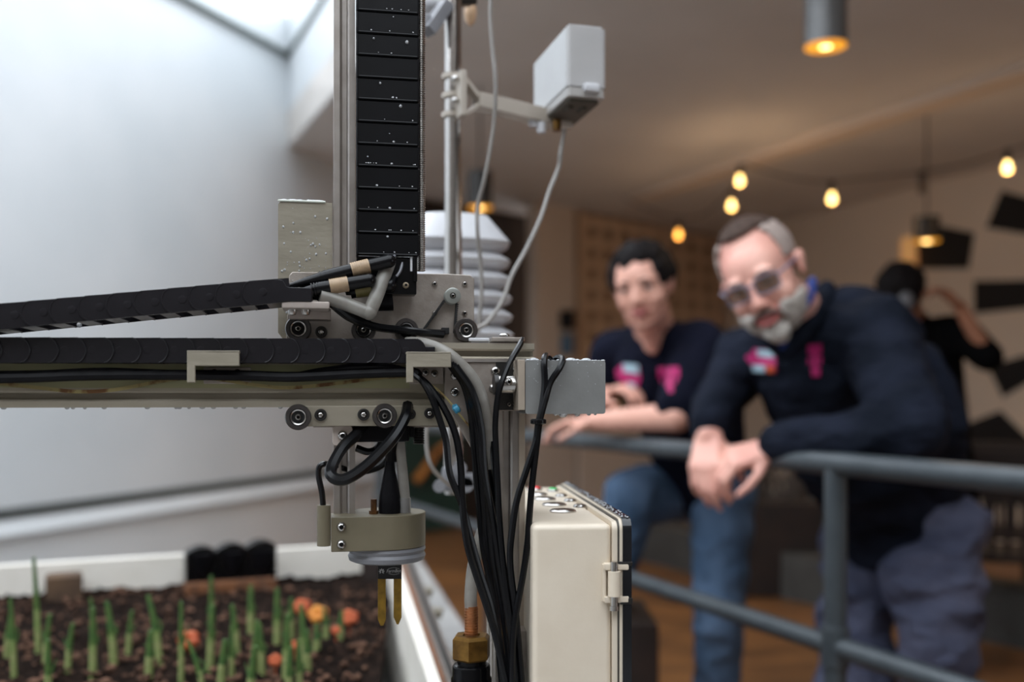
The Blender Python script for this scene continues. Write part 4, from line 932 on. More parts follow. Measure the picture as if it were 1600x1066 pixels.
# --- weather station behind
WD = 1.3
def Q(px, py, d=WD): return P(px, py, d)
ws = root('station_pole', (Q(708,0).x, WD, Q(0,772).z), 'polished steel pole standing behind the upright chain', 'pole')
bm = bmn(); x = Q(708, 0).x; cyl(bm, (x,WD,Q(0,772).z), (x,WD,2.0), .0108, seg=32); cyl(bm, (x,WD,Q(0,362).z), (x,WD,Q(0,358).z), .0113, seg=32); mk('pole_tube', bm, mat('polished_steel', C(215,210,206), None, 60, .12, metal=1), ws)
bm = bmn(); cyl(bm, (x,WD,Q(0,768).z), (x,WD,Q(0,362).z), .0118, seg=32); mk('pole_sleeve', bm, MATS['polished_steel'], ws)
bm = bmn(); z = Q(0,745).z
box(bm, x-.014, WD-.018, z-.018, x+.016, WD+.016, z+.014, .005); box(bm, x+.01, WD-.03, z-.012, x+.07, WD-.012, z+.006, .002); cyl(bm, (x+.01,WD-.03,z+.012), (x+.01,WD-.02,z+.012), .009, seg=16); cyl(bm, (x-.016,WD-.03,z-.01), (x-.016,WD-.02,z-.01), .008, seg=16); cyl(bm, (x+.018,WD-.03,z-.008), (x+.018,WD-.02,z-.008), .01, seg=16); mk('clamp', bm, lightgrey, ws, label='grey clamp low on the pole')
rs = root('radiation_shield', (Q(700,0,1.42).x, 1.42, Q(0,540,1.42).z), 'white louvred radiation shield behind the pole', 'sensor shield')
RC = Q(704, 0, 1.42); Sh = 1.42/F
for k in range(7):
    z = CZ+(618-(384+28*k))*Sh; r = (95+1.2*k)*Sh
    bm = bmn()
    if k == 0: prof = [(0,z+47*Sh),(40*Sh,z+46*Sh),(60*Sh,z+42*Sh),(r-.004,z+6*Sh),(r,z),(r-.003,z-7*Sh),(r-.022,z-19*Sh),(r-.03,z-19*Sh)]
    else: prof = [(r-.03,z+17*Sh),(r-.026,z+17*Sh),(r-.004,z+3*Sh),(r,z-1*Sh),(r-.003,z-8*Sh),(r-.022,z-18*Sh),(r-.03,z-18*Sh)]
    lathe(bm, prof, Matrix.Translation((RC.x, 1.42, 0)), 64)
    for v in bm.verts:      # rounded-square plan
        d = v.co-Vector((RC.x, 1.42, v.co.z)); rr = d.length
        if rr > 1e-5:
            a = math.atan2(d.y, d.x)-.30; n_ = 4.5; s = (abs(math.cos(a))**n_+abs(math.sin(a))**n_)**(-1/n_); s = 1+(s-1)*.75; s *= .91
            v.co.x = RC.x+d.x*s; v.co.y = 1.42+d.y*s
    mk('louvre', bm, whitep, rs)
bm = bmn(); box(bm, RC.x-.01, 1.3, CZ+(618-560)*Sh, RC.x+.01, 1.42, CZ+(618-545)*Sh, .002); cyl(bm, (RC.x,1.42,CZ+(618-560)*Sh), (RC.x,1.42,CZ+(618-370)*Sh), .04, seg=20); mk('shield_core', bm, whitep, rs)
# sensor box on arm
arm_m = mat('warm_grey_plastic', C(186,176,164), C(176,166,154), 30, .5)
sa = root('sensor_bracket', (x, WD, Q(0,190).z), 'warm grey bracket arm clamped round the pole', 'bracket')
for y in (118, 148, 178):
    bm = bmn(); z = Q(0, y+3).z; lathe(bm, [(.0112,z-.003),(.0150,z-.003),(.0150,z+.003),(.0112,z+.003)], Matrix.Translation((x,WD,0)), 32, closed=True); mk('clamp_ring', bm, arm_m, sa)
bm = bmn(); R_ = Matrix.Rotation(.35, 3, 'Z'); obox(bm, Q(721,148,WD-.022), (.004,.012,.029), R_, .0015); mk('clamp_plate', bm, arm_m, sa)
for px_, y in ((711,123),(711,157)):
    bm = bmn(); c = Q(px_, y, WD-.026); sph(bm, c, .0046, u=12, v=8); cyl(bm, c, Q(728, y+2, WD-.02), .002, seg=10); mk('clamp_bolt', bm, steel, sa)
aE = Q(888, 192, 1.36); aS = Q(746, 158, 1.29)
def bar(bm, p, q, hw, hh, bev=.001):
    d = (q-p); ln = d.length; d.normalize(); s = d.cross(Vector((0,0,1))).normalized(); u = s.cross(d)
    obox(bm, (p+q)/2, (ln/2, hw, hh), Matrix((d, s, u)).transposed(), bev)
bm = bmn(); bar(bm, aS-Vector((.002,0,0)), aE, .012, .0095); mk('arm_bar', bm, arm_m, sa)
bm = bmn(); bar(bm, Q(724,126,WD-.02), aS+Vector((0,0,.004)), .008, .003); mk('brace', bm, arm_m, sa)
bm = bmn(); bar(bm, Q(724,180,WD-.02), aS-Vector((0,0,.006)), .008, .003); mk('brace', bm, arm_m, sa)
for px_, py_ in ((833,193),(846,203),(870,200)):
    bm = bmn(); c = Q(px_, py_, 1.33); cyl(bm, c-Vector((0,0,.004)), c+Vector((0,0,.01)), .006, seg=12); mk('knob', bm, whitep if px_ < 860 else brass, sa, label='small knob under the arm')
BA = math.radians(14.7); SB0 = P(886, 148, 1.24)
SF = Matrix.Translation((SB0.x, SB0.y, 0)) @ Matrix.Rotation(BA, 4, 'Z')
sb = root('sensor_box', (0, 0, SB0.z), 'tilted translucent white sensor box on the end of the bracket arm', 'sensor box', frame=SF)
h_ = (147-34)*1.24/F; w_ = 63*1.245/F/.967; dp = .155
def rbox(bm, x0, y0, x1, y1, z0, z1, r):
    prism(bm, rrect(x0, y0, x1, y1, r, 4), z0, z1, 'z')
bm = bmn(); rbox(bm, 0, 0, w_, dp, SB0.z+.012, SB0.z+h_, .006); bmesh.ops.bevel(bm, geom=[e for e in bm.edges if all(v.co.z > SB0.z+h_-1e-5 for v in e.verts)], offset=.004, segments=3, affect='EDGES')
mk('hood', bm, mat('milky_hood', C(186,184,183), C(174,172,171), 9, .25, coat=.5), sb, SF)
bm = bmn(); rbox(bm, .001, .001, w_-.001, dp-.001, SB0.z, SB0.z+.011, .006); mk('base_tray', bm, mat('milky_base', C(176,172,168), None, 9, .35), sb, SF)
bm = bmn(); rbox(bm, .005, .012, w_-.005, dp-.012, SB0.z-.004, SB0.z+.001, .006); box(bm, .012, .03, SB0.z-.008, .018, .05, SB0.z-.003); box(bm, .03, .03, SB0.z-.008, .036, .05, SB0.z-.003); mk('underside', bm, mat('shadow_grey_plastic', C(84,78,68), None, 20, .6), sb, SF, label='dark recessed underside')  # recess shade put into the colour of the underside
bm = bmn(); box(bm, .021, -.006, SB0.z+.005, .042, .004, SB0.z+.016, .003); mk('latch', bm, whitep, sb, SF)
# wind gauge at top left
wg = root('wind_gauge', Q(690,40), 'grey wind gauge parts at the top of the pole', 'gauge')
bm = bmn(); bar(bm, Q(698,6,1.29), Q(668,50,1.27), .01, .008, .002); mk('gauge_arm', bm, lightgrey, wg)
bm = bmn(); sph(bm, Q(670,8,1.31), (.019,.019,.014), u=20, v=12); cyl(bm, Q(670,24,1.31), Q(670,8,1.31), .006, seg=12); mk('gauge_body', bm, whitep, wg)
bm = bmn(); box(bm, Q(664,0).x-.002, 1.265, Q(0,62).z, Q(676,0).x, 1.28, Q(0,36).z, .003); mk('gauge_plate', bm, lightgrey, wg)
bm = bmn(); sph(bm, Q(735,20,1.36), (.0085,.0085,.018), u=16, v=12); mk('gauge_cup', bm, mat('peach_plastic', C(214,176,140), None, 20, .4), wg, label='peach coloured cup')
bm = bmn(); bar(bm, Q(700,2,1.3), Q(737,2,1.34), .01, .006, .002); mk('gauge_cross', bm, darksteel, wg)
def wire(name, pts, r, lab):
    bm = bmn(); tube(bm, [P(*p) for p in pts], r, 8, 8); return mk(name, bm, mat('white_cable', C(150,145,140), None, 30, .35), label=lab, cat='cable')
wire('white_cable', [(770,-40,1.24),(766,20,1.24),(769,70,1.24),(774,130,1.24),(771,200,1.25),(757,280,1.26),(747,320,1.27),(746,360,1.27),(751,410,1.28),(752,460,1.28),(747,520,1.28)], .0026, 'white cable hanging from above in front of the arm')
wire('white_cable', [(882,203,1.33),(876,240,1.32),(873,262,1.32),(858,300,1.31),(845,340,1.3),(822,390,1.29),(800,430,1.28),(785,470,1.27),(762,503,1.26),(742,515,1.25)], .0029, 'white cable dropping from the sensor box towards the beam')
wire('white_cable', [(668,655,1.2),(666,690,1.2),(672,725,1.2),(690,748,1.22),(712,765,1.26)], .0026, 'white cable curling under the carriage beside the lead screw')
# ================================================================== people
def fuse(bm, voxel, smooth=4, noise_amp=0, noise_sc=12):
    """union of all blobs in bm as one continuous skin; returns a new bmesh"""
    me = bpy.data.meshes.new('tmp'); bm.to_mesh(me); bm.free()
    o = bpy.data.objects.new('tmp', me); COL.objects.link(o)
    r = o.modifiers.new('r', 'REMESH'); r.mode = 'VOXEL'; r.voxel_size = voxel; r.adaptivity = 0
    s = o.modifiers.new('s', 'SMOOTH'); s.factor = .5; s.iterations = smooth
    dg = bpy.context.evaluated_depsgraph_get(); ev = o.evaluated_get(dg); m2 = bpy.data.meshes.new_from_object(ev)
    bpy.data.objects.remove(o); out = bmesh.new(); out.from_mesh(m2); bpy.data.meshes.remove(m2); bpy.data.meshes.remove(me)
    if noise_amp:
        out.normal_update()
        for v in out.verts:
            p = v.co
            n = mnoise.noise(p*noise_sc)+.5*mnoise.noise(p*noise_sc*2.3+Vector((5,0,0)))
            rdg = 1-abs(mnoise.noise(Vector((p.x*noise_sc*.7+p.z*6, p.y*noise_sc*.6, p.z*noise_sc*1.1-p.x*5))))*2
            v.co += v.normal*(n*.5+rdg*.6)*noise_amp
    return out
def limb(bm, pts, rad, n=5, sq=1.0):
    """tapered round limb through joints"""
    for (a, b), (ra, rb) in zip(zip(pts, pts[1:]), zip(rad, rad[1:])):
        a = Vector(a); b = Vector(b); cyl(bm, a, b, ra, rb, seg=16)
    for p, r in zip(pts, rad): sph(bm, p, r, u=16, v=10)
def basis(fwd, up):
    f = fwd.normalized(); s = f.cross(up).normalized(); u = s.cross(f); return f, s, u
def hand(bm, wrist, dirv, palm_n, side, curl=(.5,.7,.5), s=1.0, spread=.06):
    """palm and five fingers; dirv towards the knuckles, palm_n out of the palm, side = direction of the thumb"""
    d = dirv.normalized(); n = (palm_n-d*palm_n.dot(d)).normalized(); t = n.cross(d).normalized()
    if t.dot(side) < 0: t = -t
    R = Matrix((d, t, n)).transposed()
    c = wrist+d*.047*s
    for k in range(4):
        kx = (.030-.020*k)*s; base = wrist+d*(.006*s)+t*kx*.65; kn = wrist+d*((.090-.003*abs(k-1.2)*2)*s)+t*kx
        cyl(bm, base, kn, .014*s, .0115*s, 12); sph(bm, kn, .0118*s, u=10, v=8); sph(bm, base, .015*s, u=10, v=8)
        L3 = [(.044,.027,.021),(.049,.031,.022),(.045,.029,.021),(.035,.021,.019)][k]; a = 0; p = kn; r = .0098*s*(1 if k < 3 else .88)
        for j in range(3):
            a += curl[j]*(1+.05*k); dd = (d*math.cos(a)+n*math.sin(a)+t*(spread*(1.2-k)*(1 if j == 0 else .5))).normalized()
            q = p+dd*L3[j]*s; r2 = r*(.92 if j < 2 else .82); cyl(bm, p, q, r, r2, 12); sph(bm, q, r2, u=10, v=8); p = q; r = r2
    p = wrist+d*.02*s+t*.022*s+n*.006*s
    for j, (ln, ax) in enumerate(((.042,(.62,.72,.30)),(.033,(.80,.35,.45)),(.027,(.88,.05,.45)))):
        q = p+(d*ax[0]+t*ax[1]+n*ax[2]).normalized()*ln*s; cyl(bm, p, q, (.0135,.0108,.0098)[j]*s, (.0108,.0098,.0082)[j]*s, 12); sph(bm, q, (.0108,.0098,.0082)[j]*s, u=10, v=8); p = q
    obox(bm, c, (.040*s, .034*s, .012*s), R, .008)
def head_blobs(bm, H, wide=1.0, smile=False):
    """H maps head space (x to viewer's right, -y forward, z up, eyes at 0) into the world"""
    R = H.to_3x3().normalized()
    def e(c, r, a=0):
        rr = R @ Matrix.Rotation(a, 3, 'Y') if a else R
        sph(bm, H @ Vector(c), r, rr, 20, 14)
    w = wide
    e((0,.022,.038),(.077*w,.097,.086)); e((0,-.018,.028),(.068*w,.074,.068)); e((0,-.020,-.016),(.068*w,.070,.082)); e((0,-.026,-.060),(.058*w,.060,.050)); e((0,-.045,-.085),(.036*w,.036,.026)); e((0,-.070,-.098),(.020*w,.018,.017))
    for s in (-1, 1):
        e((s*.036*w,-.054,-.034),(.030,.028,.028)); e((s*.030,-.081,.026),(.026,.013,.008), s*.12); e((s*.044*w,-.004,-.060),(.020,.034,.030), 0)
        e((s*.079*w,.014,-.006),(.008,.019,.031), s*.12); e((s*.083*w,.020,.006),(.008,.015,.018), s*.2)
        e((s*.012,-.100,-.034),(.0095,.012,.009))
        e((s*.032,-.074,.002),(.017,.011,.009))
    cyl(bm, H @ Vector((0,-.086,.014)), H @ Vector((0,-.108,-.028)), .0085, .0115, 14); e((0,-.110,-.029),(.0125,.0115,.0115))
    e((0,-.086,-.052),(.024,.012,.008)); e((0,-.087,-.076),(.020,.012,.008))
def face_details(t, H, skin, smile=False, brow=hair_b):
    mw = 1.3 if smile else 1.0
    R = H.to_3x3().normalized()
    for s in (-1, 1):
        bm = bmn(); sph(bm, H @ Vector((s*.032,-.0765,.002)), (.0125,.0115,.0075), R, 16, 10); mk('eye', bm, eyew, t)
        bm = bmn(); sph(bm, H @ Vector((s*.032-.001,-.0868,.002)), (.0055,.0026,.0055), R, 14, 8); mk('iris', bm, irism, t, label='dark iris')
        bm = bmn(); tube(bm, [H @ Vector((s*.014,-.0945,.021)), H @ Vector((s*.032,-.0935,.028)), H @ Vector((s*.052,-.078,.021))], .0042, 8, 5, flat=.6); mk('eyebrow', bm, brow, t)
        bm = bmn(); tube(bm, [H @ Vector((s*.018,-.0845,.006)), H @ Vector((s*.032,-.0885,.011)), H @ Vector((s*.047,-.078,.005))], .0024, 8, 5); mk('eyelid', bm, mat('lash_brown', C(84,52,44), None, 30, .6), t)  # lids in a dark lash brown
    bm = bmn(); z0 = -.062; k = .010 if smile else .002
    tube(bm, [H @ Vector((-.026*mw,-.086,z0+k)), H @ Vector((-.012*mw,-.0985,z0+.002)), H @ Vector((0,-.1005,z0)), H @ Vector((.012*mw,-.0985,z0+.002)), H @ Vector((.026*mw,-.086,z0+k))], lambda s: .0030+.0022*math.sin(math.pi*s), 8, 5); mk('upper_lip', bm, lipm, t)
    dz = .010 if smile else .0065
    bm = bmn(); tube(bm, [H @ Vector((-.024*mw,-.086,z0+k-.002)), H @ Vector((-.012*mw,-.0975,z0-dz)), H @ Vector((0,-.1005,z0-dz-.003)), H @ Vector((.012*mw,-.0975,z0-dz)), H @ Vector((.024*mw,-.086,z0+k-.002))], lambda s: .0030+.0030*math.sin(math.pi*s), 8, 5); mk('lower_lip', bm, lipm, t)
    if smile:
        bm = bmn(); tube(bm, [H @ Vector((-.025,-.0885,z0+.004)), H @ Vector((0,-.0985,z0-.0045)), H @ Vector((.025,-.0885,z0+.004))], .0048, 8, 5, flat=.8); mk('teeth', bm, whitep, t)
def hair_shell(H, test, rad, rjit, cx=(0,.022,.04), ax=(.083,.104,.093), n=700, vox=.005, seed=1, sm=2):
    rg = random.Random(seed); bm = bmn(); k = 0
    for i in range(n*4):
        z = 1-2*(i+.5)/(n*4); a = i*2.39996; r = math.sqrt(1-z*z)
        p = Vector((cx[0]+ax[0]*r*math.cos(a), cx[1]+ax[1]*r*math.sin(a), cx[2]+ax[2]*z))
        if not test(p): continue
        rr = rad*(1+rjit*(rg.random()-.3)); q = H @ (p+Vector((rg.uniform(-1,1), rg.uniform(-1,1), rg.uniform(-1,1)))*rad*.4*rjit)
        bmesh.ops.create_icosphere(bm, subdivisions=1, radius=rr, matrix=Matrix.Translation(q))
    return fuse(bm, vox, sm)
def headM(c, roll, yaw, pitch, s=1.0):
    return Matrix.Translation(c) @ Matrix.Rotation(roll, 4, 'Y') @ Matrix.Rotation(yaw, 4, 'Z') @ Matrix.Rotation(pitch, 4, 'X') @ Matrix.Diagonal((s,s,s,1))
def bvh_of(*obs):
    out = []
    for o in obs:
        me = o.data; M = ROOTM[o.name]
        out.append(BVHTree.FromPolygons([M @ v.co for v in me.vertices], [tuple(p.vertices) for p in me.polygons]))
    return out
def patch(name, poly, tree, m, par, lab=None, off=.004, th=.002, step=3):
    """a small flat print of the given outline laid on the cloth surface"""
    o = Vector((0,0,CZ)); bm = bmn(); xs = [p[0] for p in poly]; ys = [p[1] for p in poly]
    q = bmesh.new(); vs = [q.verts.new((x, y, 0)) for x, y in poly]; q.faces.new(vs)
    x = min(xs)
    while x < max(xs):
        bmesh.ops.bisect_plane(q, geom=q.verts[:]+q.edges[:]+q.faces[:], plane_co=(x,0,0), plane_no=(1,0,0)); x += step
    y = min(ys)
    while y < max(ys):
        bmesh.ops.bisect_plane(q, geom=q.verts[:]+q.edges[:]+q.faces[:], plane_co=(0,y,0), plane_no=(0,1,0)); y += step
    d_last = None
    for v in q.verts:
        dr = Vector(((v.co.x-800)/F, 1, (HY-v.co.y)/F)).normalized(); hit = tree.ray_cast(o, dr)
        if hit[0] is not None: v.co = hit[0]-dr*off; d_last = (v.co-o).length
        else: v.co = o+dr*(d_last or 2.5)
    bmesh.ops.solidify(q, geom=q.faces[:], thickness=th)
    return mk(name, q, m, par, label=lab)
# ------------------------------------------------------------------ older man
om = root('person', (1.0, 2.65, 0), 'smiling grey-bearded man in glasses and a dark fleece leaning on the handrail', 'person')
H = headM(P(1191, 434, 2.20), math.radians(-24), math.radians(-32), math.radians(10), 1.05)
shL, shR = P(1368, 528, 2.30), P(1168, 560, 2.56)
elL = P(1424, 672, 2.04); wrL = P(1206, 700, 2.29)
elR = P(1118, 636, 2.64); wrR = P(1108, 680, 2.40)
neck0 = P(1262, 500, 2.40); chest = P(1285, 570, 2.46); belly = P(1345, 700, 2.56); pelv = P(1415, 815, 2.66)
hipL, hipR = P(1468, 830, 2.58), P(1355, 840, 2.74)
knL, ftL = P(1462, 1010, 2.46), Vector((P(1462,0,2.6).x, 2.62, .09))
knR, ftR = P(1335, 1080, 2.62), Vector((P(1340,0,2.8).x, 2.8, .09))
def body(t, skin, H, sp, rads, hands, name='body', vox=.0055, wide=1.0):
    bm = bmn(); head_blobs(bm, H, wide)
    limb(bm, [H @ Vector((0,.03,-.04)), sp['neck']], (.056, .062))
    limb(bm, [sp['neck'], sp['chest'], sp['belly'], sp['pelv']], (.06, .115, .115, .12))
    for s in 'LR':
        limb(bm, [sp['sh'+s], sp['el'+s], sp['wr'+s]], rads)
        limb(bm, [sp['chest'], sp['sh'+s]], (.08, .05))
        limb(bm, [sp['hip'+s], sp['kn'+s], sp['ft'+s]], (.075, .055, .035)); sph(bm, sp['ft'+s]+Vector((-.05,-.05,-.04)), (.034,.07,.024))
    for h in hands: hand(bm, *h)
    return mk(name, fuse(bm, vox, 3), skin, t, angle=180)
spo = dict(neck=neck0, chest=chest, belly=belly, pelv=pelv, shL=shL, elL=elL, wrL=wrL, shR=shR, elR=elR, wrR=wrR, hipL=hipL, hipR=hipR, knL=knL, knR=knR, ftL=ftL, ftR=ftR)
bo = body(om, skin_o, H, spo, (.045, .04, .031), [
    (wrR, Vector((-.10,-.25,-.42)), Vector((.6,.75,-.35)), Vector((1,0,.3)), (.45,.55,.35), 1.08),
    (wrL, Vector((-.75,.10,-.22)), Vector((-.25,.55,-1.0)), Vector((-.2,-1,.2)), (.75,.75,.5), 1.08)], wide=1.04)
face_details(om, H, skin_o, True, hair_g)
R_ = H.to_3x3()
hr = hair_shell(H, lambda p: p.z > .106 and p.y > -.055 or (p.z > .085 and p.y > .0 and abs(p.x) < .06), .0065, .3, ax=(.0775,.098,.087), n=500, seed=3); mk('hair_top', hr, hair_d, om, label='short dark hair on top of the head', angle=180)
hr = hair_shell(H, lambda p: p.z > -.03 and p.y > -.022 and p.z <= .10 and not (p.y < .03 and p.z < .022), .0060, .3, ax=(.0775,.098,.087), n=500, seed=4); mk('hair_sides', hr, hair_g, om, label='close-cropped silver hair on the sides', angle=180)
def bt(p): return p.z < -.052-.35*max(0, p.y+.06)*0 and p.y < .012 and not (abs(p.x) < .030 and -.086 < p.z and p.y < -.05)
bd = hair_shell(H, lambda p: bt(p), .0085, .6, cx=(0,-.026,-.050), ax=(.066,.068,.066), n=460, seed=5, vox=.004); mk('beard', bd, beard_m, om, label='trimmed white and grey beard', angle=180)
bm = bmn(); sph(bm, H @ Vector((0,-.076,-.100)), (.030,.019,.024), R_.normalized()); sph(bm, H @ Vector((0,-.066,-.116)), (.022,.017,.016), R_.normalized()); mk('goatee', fuse(bm, .004, 2, .003, 60), mat('white_goatee', C(214,208,200), C(180,174,166), 80, .9, spec=.1), om, angle=180, label='white tuft of beard on the chin')
bm = bmn(); 
for s in (-1, 1):
    tube(bm, [H @ Vector((s*.002,-.104,-.050)), H @ Vector((s*.016,-.101,-.053)), H @ Vector((s*.031,-.088,-.066)), H @ Vector((s*.036,-.080,-.084))], lambda u: .0068-.002*u, 8, 5)
mk('moustache', fuse(bm, .003, 2), mat('grey_moustache', C(104,88,82), None, 60, .85, spec=.1), om, label='darker grey moustache', angle=180)
g = root  # glasses
for s in (-1, 1):
    bm = bmn(); pts = [H @ Vector((s*(.033)+.0245*cx_, -.103+.010*abs(cx_*.5+s*.5)**2, .002+.016*cz_)) for cx_, cz_ in ((-1,.55),(-.8,1),(.8,1),(1,.55),(1,-.55),(.75,-1),(-.75,-1),(-1,-.55),(-1,.55))]
    tube(bm, pts, .0017, 6, 4); mk('glasses_rim', bm, frame_m, om)
    bm = bmn(); bm.faces.new([bm.verts.new(p) for p in pts[:-1]]); bmesh.ops.solidify(bm, geom=bm.faces[:], thickness=.001); mk('glasses_lens', bm, glassl, om, label='slightly amber lens')
    bm = bmn(); tube(bm, [H @ Vector((s*.057,-.094,.010)), H @ Vector((s*.078,-.05,.012)), H @ Vector((s*.084,.015,.010))], .0026, 6, 4); mk('glasses_temple', bm, frame_m, om)
bm = bmn(); tube(bm, [H @ Vector((-.010,-.104,.008)), H @ Vector((0,-.109,.011)), H @ Vector((.010,-.104,.008))], .0022, 6, 4); mk('glasses_bridge', bm, frame_m, om)
# fleece
bm = bmn()
limb(bm, [neck0+Vector((0,.01,.0)), chest, belly, pelv+Vector((-.03,0,.05)), pelv+Vector((-.02,0,-.02))], (.078, .165, .172, .17, .155))
limb(bm, [shR, shL], (.085, .098)); sph(bm, P(1335, 510, 2.38), .095); limb(bm, [neck0+Vector((0,.02,-.01)), shL], (.07, .084)); limb(bm, [neck0, shR], (.07, .075))
limb(bm, [shL, elL, wrL+(elL-wrL)*.06], (.086, .068, .046)); sph(bm, elL+Vector((.01,.02,.0)), .072)
limb(bm, [P(1420,590,2.4), P(1452,660,2.36), P(1445,760,2.6)], (.09, .08, .1))
limb(bm, [shR, elR, wrR+(elR-wrR)*.12], (.075, .06, .046))
limb(bm, [shR+(elR-shR)*.4+Vector((-.02,-.06,0)), wrR+(elR-wrR)*.1+Vector((0,0,.02))], (.062,.045))
fl = mk('fleece', fuse(bm, .008, 5, .014, 9), navy, om, angle=180, label='dark navy quarter-zip fleece')
bm = bmn(); n_ = P(1258,470,2.33)
tube(bm, [P(1270,436,2.33), P(1263,462,2.26), P(1246,490,2.20), P(1228,518,2.19)], lambda s: .009+.007*math.sin(math.pi*s), 10, 6, flat=.6)
tube(bm, [P(1226,518,2.222), P(1214,508,2.23), P(1196,516,2.26)], lambda s: .012, 10, 5, flat=.5)
tube(bm, [P(1222,515,2.222), P(1226,532,2.222), P(1222,545,2.235)], lambda s: .012*(1-.5*s), 10, 5, flat=.5)
mk('shirt_collar', bm, bluecol, om, label='bright blue shirt collar')
bm = bmn(); limb(bm, [P(1292,452,2.38), P(1276,490,2.31), P(1246,530,2.27), P(1226,556,2.27)], (.022,.025,.022,.012)); limb(bm, [P(1186,512,2.33), P(1205,535,2.28), P(1222,556,2.27)], (.02,.018,.012)); mk('fleece_collar', fuse(bm, .005, 3), navy, om, angle=180)
bm = bmn(); limb(bm, [hipL, knL, ftL], (.108, .088, .062)); limb(bm, [hipR, knR, ftR], (.108, .085, .062)); limb(bm, [hipL, hipR], (.115, .115)); limb(bm, [pelv, pelv+Vector((0,0,.06))], (.14, .13)); sph(bm, P(1478,960,2.5), .075); sph(bm, P(1435,900,2.5), .085)
mk('trousers', fuse(bm, .009, 4, .034, 7), greypant, om, angle=180)
for f in (ftL, ftR):
    bm = bmn(); limb(bm, [f+Vector((.01,.05,-.045)), f+Vector((-.03,-.10,-.05))], (.048,.044)); mk('shoe', fuse(bm, .006, 3), blackp, om, angle=180)
tr = bvh_of(fl)[0]
patch('print_emblem', [(1164,557),(1176,551),(1176,545),(1196,546),(1212,552),(1213,582),(1200,581),(1182,572),(1172,568)], tr, pink, om, 'magenta emblem on the chest')
patch('print_script', [(1183,546),(1209,548),(1209,558),(1183,556)], tr, palecy, om, 'pale lettering across the emblem', off=.007)
patch('print_strip', [(1175,570),(1195,571),(1195,581),(1176,580)], tr, palecy, om, 'pale strip under the emblem', off=.007)
patch('print_spot', [(1197,571),(1210,572),(1210,582),(1197,581)], tr, orangep, om, 'small orange square of the emblem', off=.007)
for poly in ([(1262,539),(1284,538),(1284,552),(1278,552),(1277,547),(1270,547),(1269,553),(1262,553)], [(1269,547),(1278,547),(1278,575),(1282,575),(1281,587),(1268,587),(1267,575),(1269,575)], [(1262,560),(1267,560),(1267,568),(1262,568)], [(1280,558),(1285,558),(1284,568),(1280,568)]):
    patch('print_letter', poly, tr, pink, om, 'magenta letter print')
# ------------------------------------------------------------------ younger man
ym = root('person', (.62, 3.1, 0), 'dark-haired younger man in a navy t-shirt and jeans resting his forearms on the rail', 'person')
H = headM(P(1004, 448, 2.85), math.radians(-8), math.radians(-22), math.radians(10), .96)
spy = dict(neck=P(1024,522,3.0), chest=P(1035,580,3.05), belly=P(1075,670,3.12), pelv=P(1112,748,3.16), shL=P(1096,545,2.90), elL=P(1058,652,2.74), wrL=P(930,658,2.96),
    shR=P(962,552,3.16), elR=P(918,648,3.2), wrR=P(945,618,3.04), hipL=P(1130,770,3.10), hipR=P(1078,762,3.24), knL=P(1122,960,3.02), ftL=Vector((P(1125,0,3.1).x,3.15,.09)),
    knR=P(985,775,3.08), ftR=Vector((P(960,0,3.05).x,3.15,.62)))
body(ym, skin_y, H, spy, (.045, .043, .029), [
    (spy['wrL'], Vector((-.30,.12,-.02)), Vector((-.1,.1,-1)), Vector((-.3,-1,.2)), (.35,.45,.3), 1.0),
    (spy['wrR'], Vector((.12,-.16,.06)), Vector((.1,.1,-1)), Vector((-1,-.3,.3)), (.5,.6,.5), 1.0)], wide=1.06)
face_details(ym, H, skin_y, False, hair_b)
def yh(p): return (p.z > .082 and p.y < -.03) or (p.y >= -.03 and p.z > .03) or (p.y > .03 and p.z > -.05) or (-.05 < p.y < .03 and abs(p.x) > .06 and p.z > .015)
hr = hair_shell(H, yh, .014, 1.1, cx=(0,.022,.034), ax=(.082,.099,.084), n=330, seed=8, vox=.005, sm=1); mk('hair', hr, hair_b, ym, label='short curly black hair', angle=180)
bm = bmn()
for s in (-1, 1): tube(bm, [H @ Vector((s*.060,-.01,-.058)), H @ Vector((s*.05,-.045,-.088)), H @ Vector((s*.02,-.075,-.106)), H @ Vector((0,-.082,-.112))], .009, 8, 5)
mk('stubble', fuse(bm, .004, 2), mat('stubble_brown', C(160,112,96), None, 60, .8), ym, label='dark stubble along the jaw', angle=180)  # jaw stubble a little darker than the skin
bm = bmn(); q = spy
limb(bm, [q['neck']+Vector((0,.035,-.045)), q['chest'], q['belly'], q['pelv']], (.085, .145, .142, .145))
limb(bm, [q['shR'], q['shL']], (.078, .08)); limb(bm, [q['neck']+Vector((0,.03,-.03)), q['shL']], (.07, .078)); limb(bm, [q['neck']+Vector((0,.03,-.03)), q['shR']], (.07, .072))
limb(bm, [q['shL'], q['shL']+(q['elL']-q['shL'])*.86], (.08, .068)); limb(bm, [q['shR'], q['shR']+(q['elR']-q['shR'])*.9], (.074, .062))
limb(bm, [P(1105,580,3.0), P(1125,640,3.06), P(1125,720,3.15)], (.07,.07,.08))
ts = mk('tshirt', fuse(bm, .008, 5, .008, 10), navy2, ym, angle=180, label='navy v-neck t-shirt')
bm = bmn(); sph(bm, P(1020,528,2.925), (.034,.02,.05)); limb(bm, [H @ Vector((0,.0,-.08)), P(1020,545,2.90)], (.05,.018)); mk('neck_opening', fuse(bm, .005, 3), skin_y, ym, angle=180, label='bare skin in the v-neck')
bm = bmn(); limb(bm, [q['hipL'], q['knL'], q['ftL']], (.098, .075, .06)); limb(bm, [q['hipR'], q['knR'], q['ftR']+Vector((0,0,.0))], (.098, .082, .06)); limb(bm, [q['hipL'], q['hipR']], (.105, .105)); limb(bm, [q['pelv'], q['pelv']+Vector((0,0,.03))], (.12,.11))
